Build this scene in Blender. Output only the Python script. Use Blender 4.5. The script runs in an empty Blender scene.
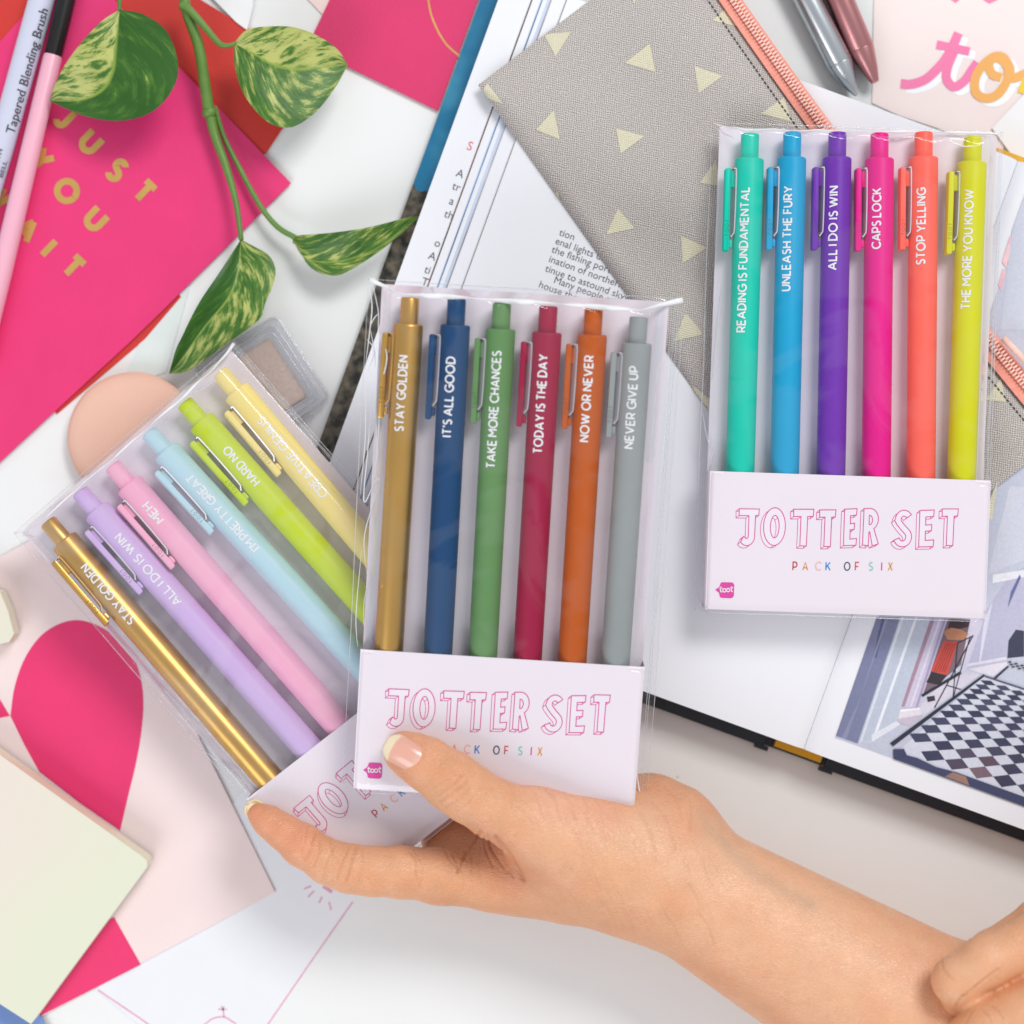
import bpy, math, random
import numpy as np
from mathutils import Matrix, Vector
from mathutils.geometry import tessellate_polygon

random.seed(7)
K = 0.00032          # metres per photo pixel measured on the table top
D = 1800.0           # camera height in the same pixel units
SC = bpy.context.scene
COL = SC.collection


def W(px, py, z=0.0):
    """place on the set, read off the photograph for something standing z above the table"""
    s = (D - z) / D
    return ((px - 512) * s, (512 - py) * s, z)


def zz(x0, y0, s, pts):
    return [(x0 + a / s, y0 + b / s) for a, b in pts]


def lin1(c):
    return c / 12.92 if c <= 0.04045 else ((c + 0.055) / 1.055) ** 2.4


def lin(c):
    return tuple(lin1(v / 255.0) for v in c[:3]) + (1.0,)


# ------------------------------------------------------------------ mesh building
class MB:
    def __init__(self):
        self.v, self.f, self.mi, self.uv, self.fc = [], [], [], {}, {}

    def add(self, verts, faces, mi=0, uv=None, col=None):
        o = len(self.v)
        self.v += [tuple(p) for p in verts]
        for f in faces:
            k = len(self.f)
            self.f.append([o + i for i in f])
            self.mi.append(mi)
            if uv is not None:
                self.uv[k] = [uv[i] for i in f]
            if col is not None:
                self.fc[k] = col
        return self

    def build(self, name, mats, parent=None, origin=(0, 0, 0), smooth=False, angle=None):
        if not isinstance(mats, (list, tuple)):
            mats = [mats]
        me = bpy.data.meshes.new(name)
        ox, oy, oz = origin
        me.from_pydata([((x - ox) * K, (y - oy) * K, (z - oz) * K) for x, y, z in self.v], [], self.f)
        for m in mats:
            me.materials.append(m)
        me.polygons.foreach_set('material_index', self.mi)
        if smooth:
            me.polygons.foreach_set('use_smooth', [True] * len(self.f))
        if self.uv:
            ul = me.uv_layers.new(name='UVMap')
            for p in me.polygons:
                u = self.uv.get(p.index)
                if u:
                    for li, c in zip(p.loop_indices, u):
                        ul.data[li].uv = c
        if self.fc:
            ca = me.color_attributes.new('Col', 'FLOAT_COLOR', 'CORNER')
            for p in me.polygons:
                c = self.fc.get(p.index)
                if c:
                    for li in p.loop_indices:
                        q = me.vertices[me.loops[li].vertex_index].co / K
                        g = 1 + .10 * math.sin(q.x * .10 + 1.3) * math.cos(q.y * .08) + .05 * math.sin(q.x * .23 - q.y * .17)
                        ca.data[li].color = (c[0] * g, c[1] * g, c[2] * (g * .7 + .3), 1)
        me.validate()
        me.update()
        if smooth and angle:
            me.set_sharp_from_angle(angle=math.radians(angle))
        ob = bpy.data.objects.new(name, me)
        COL.objects.link(ob)
        if parent is not None:
            ob.parent = parent
        else:
            ob.location = (ox * K, oy * K, oz * K)
        return ob


def tag(o, label=None, cat=None, group=None, kind=None):
    if label: o['label'] = label
    if cat: o['category'] = cat
    if group: o['group'] = group
    if kind: o['kind'] = kind
    return o


def thing(name, label, cat, loc=(0, 0, 0), mat3=None, group=None):
    o = bpy.data.objects.new(name, None)
    o.empty_display_size = 0.005
    COL.objects.link(o)
    o.location = (loc[0] * K, loc[1] * K, loc[2] * K)
    if mat3 is not None:
        o.rotation_euler = mat3.to_euler()
    return tag(o, label, cat, group)


def tess(loops):
    """triangulate 2-D loops (first outer, rest holes) -> flat verts, faces"""
    vs = [p for l in loops for p in l]
    tris = tessellate_polygon([[Vector((p[0], p[1], 0)) for p in l] for l in loops])
    out = []
    for t in tris:
        a, b, c = [vs[i] for i in t]
        if (b[0] - a[0]) * (c[1] - a[1]) - (b[1] - a[1]) * (c[0] - a[0]) < 0:
            t = (t[0], t[2], t[1])
        out.append(tuple(t))
    return vs, out


def area2(p):
    return sum(p[i - 1][0] * p[i][1] - p[i][0] * p[i - 1][1] for i in range(len(p)))


def prism(mb, poly, z0, z1, mi=0, side_mi=None, px=True, uv=False):
    """flat sheet with thickness; poly in photo pixels (px) or set units"""
    if px:
        P = [W(x, y, z1)[:2] for x, y in poly]
    else:
        P = list(poly)
    if area2(P) < 0:
        P = P[::-1]
    n = len(P)
    vs, tr = tess([P])
    mb.add([(x, y, z1) for x, y in vs], tr, mi, uv=[(x * .01, y * .01) for x, y in vs] if uv else None)
    sv = [(x, y, z0) for x, y in P] + [(x, y, z1) for x, y in P]
    mb.add(sv, [(i, (i + 1) % n, n + (i + 1) % n, n + i) for i in range(n)], mi if side_mi is None else side_mi,
           uv=[(x * .01, y * .01) for x, y, z in sv] if uv else None)
    return mb


def arc(cx, cy, rx, ry, a0, a1, n=12):
    return [(cx + rx * math.cos(math.radians(a0 + (a1 - a0) * i / n)),
             cy + ry * math.sin(math.radians(a0 + (a1 - a0) * i / n))) for i in range(n + 1)]


def densify(pts, step):
    out = [pts[0]]
    for a, b in zip(pts, pts[1:]):
        L = math.hypot(b[0] - a[0], b[1] - a[1])
        n = max(1, int(math.ceil(L / step)))
        for i in range(1, n + 1):
            out.append((a[0] + (b[0] - a[0]) * i / n, a[1] + (b[1] - a[1]) * i / n))
    return out


def resample(pts, n):
    d = [0]
    for a, b in zip(pts, pts[1:]):
        d.append(d[-1] + math.dist(a, b))
    out = []
    j = 0
    for i in range(n):
        t = d[-1] * i / (n - 1)
        while j < len(d) - 2 and d[j + 1] < t:
            j += 1
        f = 0 if d[j + 1] == d[j] else (t - d[j]) / (d[j + 1] - d[j])
        out.append(tuple(p + (q - p) * f for p, q in zip(pts[j], pts[j + 1])))
    return out


def spline(pts, n):
    """Catmull-Rom through points"""
    P = [tuple(2 * a - b for a, b in zip(pts[0], pts[1]))] + list(pts) + [tuple(2 * a - b for a, b in zip(pts[-1], pts[-2]))]
    out = []
    m = len(pts) - 1
    for k in range(n):
        t = k / (n - 1) * m
        i = min(int(t), m - 1)
        f = t - i
        p0, p1, p2, p3 = P[i:i + 4]
        out.append(tuple(.5 * (2 * b + (c - a) * f + (2 * a - 5 * b + 4 * c - d) * f * f + (3 * b - a - 3 * c + d) * f ** 3)
                         for a, b, c, d in zip(p0, p1, p2, p3)))
    return out


def ribbon(pts, w, closed=False, tip=None):
    """2-D polyline -> strip verts and quads (mitred). tip: width factor function of 0..1"""
    n = len(pts)
    L, R = [], []
    for i in range(n):
        if closed:
            a, b = pts[i - 1], pts[(i + 1) % n]
        else:
            a, b = pts[max(i - 1, 0)], pts[min(i + 1, n - 1)]
        p = pts[i]
        d1 = (p[0] - a[0], p[1] - a[1])
        d2 = (b[0] - p[0], b[1] - p[1])
        l1, l2 = math.hypot(*d1), math.hypot(*d2)
        if l1 < 1e-9: d1, l1 = d2, l2
        if l2 < 1e-9: d2, l2 = d1, l1
        n1 = (-d1[1] / l1, d1[0] / l1)
        n2 = (-d2[1] / l2, d2[0] / l2)
        m = (n1[0] + n2[0], n1[1] + n2[1])
        q = m[0] * n1[0] + m[1] * n1[1]
        q = max(q, .5)
        h = w / 2 * (tip(i / (n - 1)) if tip else 1)
        m = (m[0] / q * h, m[1] / q * h)
        L.append((p[0] + m[0], p[1] + m[1]))
        R.append((p[0] - m[0], p[1] - m[1]))
    v = L + R
    f = [(n + i, n + i + 1, i + 1, i) for i in range(n - 1)]
    if closed:
        f.append((n + n - 1, n, 0, n - 1))
    return v, f


def lathe(mb, prof, seg=32, mi=0, axis_z=0.0, cx=0.0):
    """profile [(y, r)] turned round the local y axis lying at height axis_z"""
    vs, fs = [], []
    for y, r in prof:
        for k in range(seg):
            a = 2 * math.pi * k / seg
            vs.append((cx + r * math.sin(a), y, axis_z + r * math.cos(a)))
    for i in range(len(prof) - 1):
        for k in range(seg):
            k2 = (k + 1) % seg
            fs.append((i * seg + k, (i + 1) * seg + k, (i + 1) * seg + k2, i * seg + k2))
    fs.append(tuple(range(seg)))
    fs.append(tuple(reversed(range((len(prof) - 1) * seg, len(prof) * seg))))
    return mb.add(vs, fs, mi)


def tube(mb, pts, rad, seg=10, mi=0, caps=True, flat=1.0, uv=False):
    """round tube along 3-D points; rad a number or list"""
    n = len(pts)
    P = [Vector(p) for p in pts]
    R = rad if isinstance(rad, (list, tuple)) else [rad] * n
    vs, fs, uvs = [], [], []
    ref = Vector((0, 0, 1))
    for i in range(n):
        t = (P[min(i + 1, n - 1)] - P[max(i - 1, 0)]).normalized()
        s = t.cross(ref)
        if s.length < 1e-4: s = t.cross(Vector((0, 1, 0)))
        s.normalize()
        u = s.cross(t).normalized()
        for k in range(seg):
            a = 2 * math.pi * k / seg
            vs.append(tuple(P[i] + s * (R[i] * math.cos(a)) + u * (R[i] * flat * math.sin(a))))
            uvs.append((i / n, k / seg))
    for i in range(n - 1):
        for k in range(seg):
            k2 = (k + 1) % seg
            fs.append((i * seg + k, i * seg + k2, (i + 1) * seg + k2, (i + 1) * seg + k))
    if caps:
        fs.append(tuple(reversed(range(seg))))
        fs.append(tuple(range((n - 1) * seg, n * seg)))
    return mb.add(vs, fs, mi, uv=uvs if uv else None)


def rbox(mb, x0, x1, y0, y1, z0, z1, r=1.0, mi=0, nseg=3):
    """box with rounded vertical corners and a chamfered top"""
    r = min(r, (x1 - x0) / 2.01, (y1 - y0) / 2.01)
    loop = (arc(x1 - r, y1 - r, r, r, 0, 90, nseg) + arc(x0 + r, y1 - r, r, r, 90, 180, nseg) +
            arc(x0 + r, y0 + r, r, r, 180, 270, nseg) + arc(x1 - r, y0 + r, r, r, 270, 360, nseg))
    cx, cy = (x0 + x1) / 2, (y0 + y1) / 2
    c = min(r, (z1 - z0) / 2) * .6
    def ring(k, z):
        fx = 1 - 2 * k / (x1 - x0); fy = 1 - 2 * k / (y1 - y0)
        return [(cx + (x - cx) * fx, cy + (y - cy) * fy, z) for x, y in loop]
    rings = [ring(c, z0), ring(0, z0 + c), ring(0, z1 - c), ring(c * .3, z1 - c * .3), ring(c, z1)]
    n = len(loop)
    vs = [p for q in rings for p in q]
    fs = []
    for i in range(len(rings) - 1):
        for k in range(n):
            k2 = (k + 1) % n
            fs.append((i * n + k, i * n + k2, (i + 1) * n + k2, (i + 1) * n + k))
    fs.append(tuple(reversed(range(n))))
    fs.append(tuple(range((len(rings) - 1) * n, len(rings) * n)))
    return mb.add(vs, fs, mi)


# ------------------------------------------------------------------ lettering
S = arc
GLY = {
    'A': (.84, [[(0, 0), (.42, 1), (.84, 0)], [(.14, .3), (.70, .3)]]),
    'B': (.62, [[(0, 0), (0, 1), (.34, 1)] + S(.34, .765, .24, .235, 90, -90)[1:] + [(0, .53)],
                [(.34, .53)] + S(.36, .265, .26, .265, 90, -90)[1:] + [(0, 0)]]),
    'C': (.80, [S(.5, .5, .5, .5, 42, 318, 24)]),
    'D': (.76, [[(0, 0), (0, 1), (.28, 1)] + S(.28, .5, .48, .5, 90, -90, 18)[1:] + [(0, 0)]]),
    'E': (.56, [[(.56, 1), (0, 1), (0, 0), (.58, 0)], [(0, .51), (.5, .51)]]),
    'F': (.54, [[(.56, 1), (0, 1), (0, 0)], [(0, .48), (.48, .48)]]),
    'G': (.84, [S(.5, .5, .5, .5, 45, 325, 24) + [(.9, .46), (.54, .46)]]),
    'H': (.70, [[(0, 0), (0, 1)], [(.7, 0), (.7, 1)], [(0, .5), (.7, .5)]]),
    'I': (.02, [[(.01, 0), (.01, 1)]]),
    'J': (.48, [[(.46, 1), (.46, .26)] + S(.22, .26, .24, .26, 0, -150, 12)[1:]]),
    'K': (.68, [[(0, 0), (0, 1)], [(.64, 1), (0, .34)], [(.24, .56), (.68, 0)]]),
    'L': (.50, [[(0, 1), (0, 0), (.54, 0)]]),
    'M': (.86, [[(0, 0), (0, 1), (.43, .36), (.86, 1), (.86, 0)]]),
    'N': (.74, [[(0, 0), (0, 1), (.74, 0), (.74, 1)]]),
    'O': (1.0, [S(.5, .5, .5, .5, 0, 360, 32)]),
    'P': (.60, [[(0, 0), (0, 1), (.32, 1)] + S(.32, .68, .3, .32, 90, -90)[1:] + [(0, .36)]]),
    'R': (.62, [[(0, 0), (0, 1), (.32, 1)] + S(.32, .69, .3, .31, 90, -90)[1:] + [(0, .38)], [(.34, .38), (.64, 0)]]),
    'S': (.56, [S(.29, .755, .25, .245, 35, 215, 14) + [(.3, .51)] + S(.29, .25, .27, .25, 62, -148, 18)]),
    'T': (.66, [[(0, 1), (.66, 1)], [(.33, 1), (.33, 0)]]),
    'U': (.70, [[(0, 1), (0, .35)] + S(.35, .35, .35, .35, 180, 360, 16)[1:] + [(.7, 1)]]),
    'V': (.80, [[(0, 1), (.4, 0), (.8, 1)]]),
    'W': (1.18, [[(0, 1), (.31, 0), (.59, .95), (.87, 0), (1.18, 1)]]),
    'X': (.70, [[(0, 0), (.68, 1)], [(.02, 1), (.7, 0)]]),
    'Y': (.74, [[(0, 1), (.37, .44), (.74, 1)], [(.37, .46), (.37, 0)]]),
    "'": (.02, [[(.02, 1.06), (0, .76)]]),
}


def split_sharp(l, lim=55):
    """cut a polyline at sharp corners so a stroke never folds over itself"""
    out, cur = [], [l[0]]
    for i in range(1, len(l)):
        cur.append(l[i])
        if i < len(l) - 1:
            d1 = (l[i][0] - l[i - 1][0], l[i][1] - l[i - 1][1]); d2 = (l[i + 1][0] - l[i][0], l[i + 1][1] - l[i][1])
            a = abs(math.degrees(math.atan2(d1[0] * d2[1] - d1[1] * d2[0], d1[0] * d2[0] + d1[1] * d2[1])))
            if a > 100 - lim + 20 and a != 90 and not 85 < a < 95:
                out.append(cur); cur = [l[i]]
    out.append(cur)
    return out


def text_lines(s, h, gap=.30, space=.34, length=None):
    """stroke lettering: polylines (x right, y up), total width"""
    x, out = 0.0, []
    for c in s:
        if c == ' ':
            x += space
            continue
        w, pl = GLY[c]
        out += [[(x + p[0], p[1]) for p in l] for l in pl]
        x += w + gap
    x -= gap
    fx = length / x if length else h
    return [[(p[0] * fx, p[1] * h) for p in l] for l in out], x * fx


_fc = {}


def font_mesh(s, size, shear=0.0):
    k = (s, size, shear)
    if k in _fc: return _fc[k]
    cu = bpy.data.curves.new('writing', 'FONT')
    cu.body = s; cu.size = size; cu.shear = shear; cu.resolution_u = 3
    ob = bpy.data.objects.new('writing', cu)
    COL.objects.link(ob)
    dg = bpy.context.evaluated_depsgraph_get()
    me = ob.evaluated_get(dg).to_mesh()
    v = [(p.co.x, p.co.y) for p in me.vertices]
    f = [tuple(p.vertices) for p in me.polygons]
    ob.evaluated_get(dg).to_mesh_clear()
    bpy.data.objects.remove(ob)
    bpy.data.curves.remove(cu)
    _fc[k] = (v, f)
    return v, f


# ------------------------------------------------------------------ materials
def nd(nt, t, **kw):
    n = nt.nodes.new(t)
    for k, v in kw.items():
        setattr(n, k, v)
    return n


def mat(name, col, rough=.5, metal=0.0, var=.05, vscale=60, bump=0.0, bscale=900, spec=.5, coat=0.0, sss=0.0, attr=None,
        trans=0.0, detail=3):
    m = bpy.data.materials.new(name)
    m.use_nodes = True
    nt = m.node_tree
    b = nt.nodes['Principled BSDF']
    c = lin(col)
    b.inputs['Roughness'].default_value = rough
    b.inputs['Metallic'].default_value = metal
    b.inputs['Specular IOR Level'].default_value = spec
    b.inputs['Coat Weight'].default_value = coat
    b.inputs['Coat Roughness'].default_value = .15
    b.inputs['Transmission Weight'].default_value = trans
    if sss:
        b.inputs['Subsurface Weight'].default_value = sss
        b.inputs['Subsurface Radius'].default_value = (1, .4, .2)
        b.inputs['Subsurface Scale'].default_value = .003
    tc = nd(nt, 'ShaderNodeTexCoord')
    nz = nd(nt, 'ShaderNodeTexNoise')
    nz.inputs['Scale'].default_value = vscale
    nz.inputs['Detail'].default_value = detail
    nt.links.new(tc.outputs['Object'], nz.inputs['Vector'])
    mr = nd(nt, 'ShaderNodeMapRange')
    mr.inputs['From Min'].default_value = .25
    mr.inputs['From Max'].default_value = .75
    mr.inputs['To Min'].default_value = 1 - var
    mr.inputs['To Max'].default_value = 1 + var
    nt.links.new(nz.outputs['Fac'], mr.inputs['Value'])
    mx = nd(nt, 'ShaderNodeMix', data_type='RGBA', blend_type='MULTIPLY')
    mx.inputs[0].default_value = 1
    if attr:
        at = nd(nt, 'ShaderNodeAttribute', attribute_name=attr)
        nt.links.new(at.outputs['Color'], mx.inputs[6])
    else:
        mx.inputs[6].default_value = c
    nt.links.new(mr.outputs['Result'], mx.inputs[7])
    nt.links.new(mx.outputs[2], b.inputs['Base Color'])
    if bump:
        n2 = nd(nt, 'ShaderNodeTexNoise')
        n2.inputs['Scale'].default_value = bscale
        n2.inputs['Detail'].default_value = 4
        nt.links.new(tc.outputs['Object'], n2.inputs['Vector'])
        bp = nd(nt, 'ShaderNodeBump')
        bp.inputs['Strength'].default_value = bump
        bp.inputs['Distance'].default_value = .0004
        nt.links.new(n2.outputs['Fac'], bp.inputs['Height'])
        nt.links.new(bp.outputs['Normal'], b.inputs['Normal'])
    return m


def film_mat(name, tint=(250, 250, 252), rough=.04, refl=1.0, haze=0.0, patch=0.0):
    m = bpy.data.materials.new(name)
    m.use_nodes = True
    nt = m.node_tree
    nt.nodes.clear()
    out = nd(nt, 'ShaderNodeOutputMaterial')
    tr = nd(nt, 'ShaderNodeBsdfTransparent')
    tr.inputs['Color'].default_value = lin(tint)
    gl = nd(nt, 'ShaderNodeBsdfGlossy')
    gl.inputs['Roughness'].default_value = rough
    # thin-film reflection, the same from both sides
    fr = nd(nt, 'ShaderNodeLayerWeight')
    fr.inputs['Blend'].default_value = .5
    pw = nd(nt, 'ShaderNodeMath', operation='POWER')
    pw.inputs[1].default_value = 4.0
    nt.links.new(fr.outputs['Facing'], pw.inputs[0])
    mu = nd(nt, 'ShaderNodeMath', operation='MULTIPLY_ADD', use_clamp=True)
    mu.inputs[1].default_value = .7 * refl
    mu.inputs[2].default_value = .032 * refl
    nt.links.new(pw.outputs[0], mu.inputs[0])
    tc = nd(nt, 'ShaderNodeTexCoord')
    nz = nd(nt, 'ShaderNodeTexNoise')
    nz.inputs['Scale'].default_value = 90
    nz.inputs['Detail'].default_value = 2
    nz.inputs['Distortion'].default_value = .6
    nt.links.new(tc.outputs['Object'], nz.inputs['Vector'])
    bp = nd(nt, 'ShaderNodeBump')
    bp.inputs['Strength'].default_value = .25
    bp.inputs['Distance'].default_value = .001
    nt.links.new(nz.outputs['Fac'], bp.inputs['Height'])
    nt.links.new(bp.outputs['Normal'], gl.inputs['Normal'])
    mx = nd(nt, 'ShaderNodeMixShader')
    nt.links.new(mu.outputs[0], mx.inputs[0])
    nt.links.new(tr.outputs[0], mx.inputs[1])
    nt.links.new(gl.outputs[0], mx.inputs[2])
    last = mx
    if patch:
        # faint random white patches painted in as haze and glare on the film
        pn = nd(nt, 'ShaderNodeTexNoise'); pn.inputs['Scale'].default_value = 34; pn.inputs['Detail'].default_value = 3; pn.inputs['Distortion'].default_value = 1.2
        nt.links.new(tc.outputs['Object'], pn.inputs['Vector'])
        pr = nd(nt, 'ShaderNodeMapRange'); pr.inputs['From Min'].default_value = .50; pr.inputs['From Max'].default_value = .56
        pr.inputs['To Max'].default_value = patch
        nt.links.new(pn.outputs['Fac'], pr.inputs['Value'])
        dp = nd(nt, 'ShaderNodeBsdfDiffuse'); dp.inputs['Color'].default_value = (.95, .95, .97, 1)
        mp_ = nd(nt, 'ShaderNodeMixShader')
        nt.links.new(pr.outputs['Result'], mp_.inputs[0]); nt.links.new(mx.outputs[0], mp_.inputs[1]); nt.links.new(dp.outputs[0], mp_.inputs[2])
        last = mp_
    if haze:
        df = nd(nt, 'ShaderNodeBsdfDiffuse')
        df.inputs['Color'].default_value = (.93, .93, .95, 1)
        m2 = nd(nt, 'ShaderNodeMixShader')
        m2.inputs[0].default_value = haze
        nt.links.new(last.outputs[0], m2.inputs[1])
        nt.links.new(df.outputs[0], m2.inputs[2])
        last = m2
    nt.links.new(last.outputs[0], out.inputs['Surface'])
    return m


PAPER = mat('white_paper', (238, 238, 240), .6, var=.015, bump=.08, bscale=1500)
INK = mat('black_ink', (55, 55, 62), .6)
VCOL = mat('printed_colours', (255, 255, 255), .45, attr='Col', var=.07, vscale=1100, detail=6)
GOLDFOIL = mat('gold_foil', (218, 176, 98), .36, metal=.55, var=.12, vscale=120)
CHROME = mat('polished_steel', (214, 208, 216), .28, metal=.6, var=.04)
# ------------------------------------------------------------------ table
TABLE = mat('white_table_top', (233, 234, 234), .42, var=.022, vscale=9, bump=.05, bscale=700, spec=.35)
def specks(m):
    # a few dark dust specks on the table
    nt = m.node_tree; b = nt.nodes['Principled BSDF']; tc = nt.nodes['Texture Coordinate']
    src = b.inputs['Base Color'].links[0].from_socket
    vo = nd(nt, 'ShaderNodeTexVoronoi'); vo.inputs['Scale'].default_value = 55
    nt.links.new(tc.outputs['Object'], vo.inputs['Vector'])
    lt = nd(nt, 'ShaderNodeMath', operation='LESS_THAN'); lt.inputs[1].default_value = .028
    nt.links.new(vo.outputs['Distance'], lt.inputs[0])
    sp = nd(nt, 'ShaderNodeSeparateColor'); nt.links.new(vo.outputs['Color'], sp.inputs[0])
    gt = nd(nt, 'ShaderNodeMath', operation='GREATER_THAN'); gt.inputs[1].default_value = .72
    nt.links.new(sp.outputs[0], gt.inputs[0])
    mu = nd(nt, 'ShaderNodeMath', operation='MULTIPLY'); nt.links.new(lt.outputs[0], mu.inputs[0]); nt.links.new(gt.outputs[0], mu.inputs[1])
    m2 = nd(nt, 'ShaderNodeMath', operation='MULTIPLY'); m2.inputs[1].default_value = .45; nt.links.new(mu.outputs[0], m2.inputs[0])
    mx = nd(nt, 'ShaderNodeMix', data_type='RGBA'); mx.inputs[7].default_value = (.25, .24, .23, 1)
    nt.links.new(m2.outputs[0], mx.inputs[0]); nt.links.new(src, mx.inputs[6]); nt.links.new(mx.outputs[2], b.inputs['Base Color'])
specks(TABLE)
mb = MB()
mb.add([(-2600, -2600, 0), (2600, -2600, 0), (2600, 2600, 0), (-2600, 2600, 0)], [(0, 1, 2, 3)])
tag(mb.build('table_top', TABLE), 'plain white table top under everything', 'table', kind='structure')


def sheet(name, poly, z0, z1, m, label, cat, group=None, px=True):
    mb = MB()
    prism(mb, poly, z0, z1, px=px)
    P = [W(x, y, z1) for x, y in poly] if px else poly
    c = (sum(p[0] for p in P) / len(P), sum(p[1] for p in P) / len(P), z0)
    o = mb.build(name, m, origin=c)
    tag(o, label, cat, group)
    o['_c'] = c
    return o, c


def flat_part(name, polys, z, m, parent, c, dz=0.0):
    """printed shapes lying on a sheet; polys in photo pixels"""
    mb = MB()
    for i, p in enumerate(polys):
        P = [W(x, y, z)[:2] for x, y in p]
        v, t = tess([P])
        mb.add([(x, y, z + dz * i) for x, y in v], t)
    return mb.build(name, m, parent, origin=c)


# ------------------------------------------------------------------ red envelopes, pink card, brushes (upper left)
RED = mat('red_paper', (205, 50, 42), .6, var=.03, bump=.1, bscale=1300)
PINK = mat('hot_pink_card', (228, 47, 116), .55, var=.04, bump=.2, bscale=1300)
sheet('envelope', [(57, 414), (145, 339), (181, 297), (150, 250), (-60, 300)], .2, 1.4, RED,
      'red envelope showing as a thin strip along the lower edge of the pink card', 'envelope', 'red envelopes under the pink card')
sheet('envelope', [(198, -2), (249, 29), (300, 60), (284, 126), (266, 153), (120, 210), (-70, 110), (-80, 10), (50, -70)], 1.6, 2.8, RED,
      'red envelope sticking out above the pink card behind the round leaf', 'envelope', 'red envelopes under the pink card')
sheet('paper_slip', [(150, 318), (190, 285), (166, 372), (120, 388)], .2, 1.2, mat('greenish_paper', (222, 230, 228), .5),
      'pale slip of paper beside the lowest leaf and red strip', 'paper')
sheet('paper_slip', [(185, -30), (253, -30), (253, 6), (247, 30), (236, 22)], 3.4, 4.4, PAPER,
      'small white paper corner above the red envelope at the top edge', 'paper')
c1, cc = sheet('greeting_card', [(291, 183), (164, 309), (132, 340), (0, 462), (-60, 515), (-190, 250), (75, -41)], 3.4, 5.0, PINK,
               'hot pink card with gold lettering lying under the two brushes', 'greeting card')
mb = MB()
TH = math.radians(-44)
for ch, x, y in [('J', 65, 117), ('U', 91, 142), ('S', 117, 170), ('T', 144, 192),
                 ('Y', 42, 160), ('O', 67, 191), ('U', 96, 219),
                 ('W', -2, 195), ('A', 27, 229), ('I', 49, 248), ('T', 73, 267)]:
    w, pl = GLY[ch]
    h = 19.5
    ox, oy, _ = W(x, y, 5)
    for si, l in enumerate([q for p in pl for q in split_sharp(p)]):
        l = densify([((p[0] - w / 2) * h, (p[1] - .5) * h) for p in l], 3)
        v, f = ribbon(l, 6.6)
        mb.add([(ox + a * math.cos(TH) - b * math.sin(TH), oy + a * math.sin(TH) + b * math.cos(TH), 5.2 + .12 * si) for a, b in v], f)
mb.build('lettering', GOLDFOIL, c1, origin=cc)


def lay_rod(name, label, cat, p0, p1, z, prof, parts, group=None):
    """a rod lying on the table from photo point p0 to p1; parts: (name, material, profile)"""
    a = Vector(W(*p0, z)); b = Vector(W(*p1, z))
    y = (a - b).normalized(); zax = Vector((0, 0, 1)); x = y.cross(zax).normalized()
    zax = x.cross(y)
    m3 = Matrix((x, y, zax)).transposed()
    t = thing(name, label, cat, a, m3, group)
    for nm, m, pr in parts:
        q = MB(); lathe(q, pr, 28); q.build(nm, m, t, smooth=True, angle=50)
    return t, (a - b).length


WHITEPL = mat('white_lacquer', (205, 208, 228), .3, var=.02)
PINKPL = mat('pale_pink_lacquer', (240, 178, 198), .33, var=.02)
BLACKPL = mat('black_ferrule', (22, 20, 22), .28, var=.1)
t, L = lay_rod('makeup_brush', 'white makeup brush handle with small black printed lettering', 'makeup brush', (55, -50), (-38, 290), 20, None,
               [('handle', WHITEPL, [(0, 12.4), (-200, 12.6), (-300, 11), (-345, 9), (-352, 0.5)])], 'makeup brushes')


def on_rod(mb, v, f, y0, x0, r, up=1, mi=0):
    """wrap flat lettering (advance along +y, letter tops toward -x) on a rod of radius r"""
    mb.add([(math.sin(-(b + x0) / r) * (r + .9), y0 + a, math.cos((b + x0) / r) * (r + .9)) for a, b in v], f, mi)


mb = MB()
v, f = font_mesh('Tapered Blending Brush', 13.2)
on_rod(mb, [(a * 1.0, b) for a, b in v], f, -188, -13.2, 12.5)
v, f = font_mesh('TABETH', 6.5)
on_rod(mb, [(a * 1.3, b) for a, b in v], f, -236, -6, 12.4)
v, f = font_mesh('BELL', 6.5)
on_rod(mb, [(a * 1.3, b) for a, b in v], f, -232, -13.5, 12.4)
mb.build('lettering', INK, t)
lay_rod('makeup_brush', 'pale pink makeup brush handle with a glossy black end', 'makeup brush', (71, -20), (-22, 372), 17, None,
        [('handle', PINKPL, [(-77, 8.6), (-79, 9.2), (-200, 9.8), (-300, 10.4), (-400, 9.5), (-404, .5)]),
         ('ferrule', BLACKPL, [(40, 8.4), (-20, 8.8), (-40, 9.0), (-60, 8.8), (-76.5, 8.6)])], 'makeup brushes')

# ------------------------------------------------------------------ crimson card and pale pink card, top centre
sheet('greeting_card', [(280, -30), (322, 14), (345, 30), (420, -60), (300, -60)], .2, 1.4, mat('blush_paper', (240, 215, 212), .6),
      'pale blush card corner peeping out above the crimson card', 'greeting card')
CRIM = mat('crimson_card', (214, 44, 104), .55, var=.04, bump=.2, bscale=1300)
c2, cc = sheet('greeting_card', [(307, 47), (438, 111), (500, -60), (358, -60)], 1.6, 3.4, CRIM,
               'crimson card with a thin gold curved line beside the open book', 'greeting card')
mb = MB()
pts = spline([W(*p, 3.4)[:2] for p in [(427, -14), (430, 10), (437, 29), (447, 45), (462, 58)]], 24)
v, f = ribbon(pts, 1.7)
mb.add([(x, y, 3.6) for x, y in v], f)
mb.build('gold_line', GOLDFOIL, c2, origin=cc)

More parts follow.
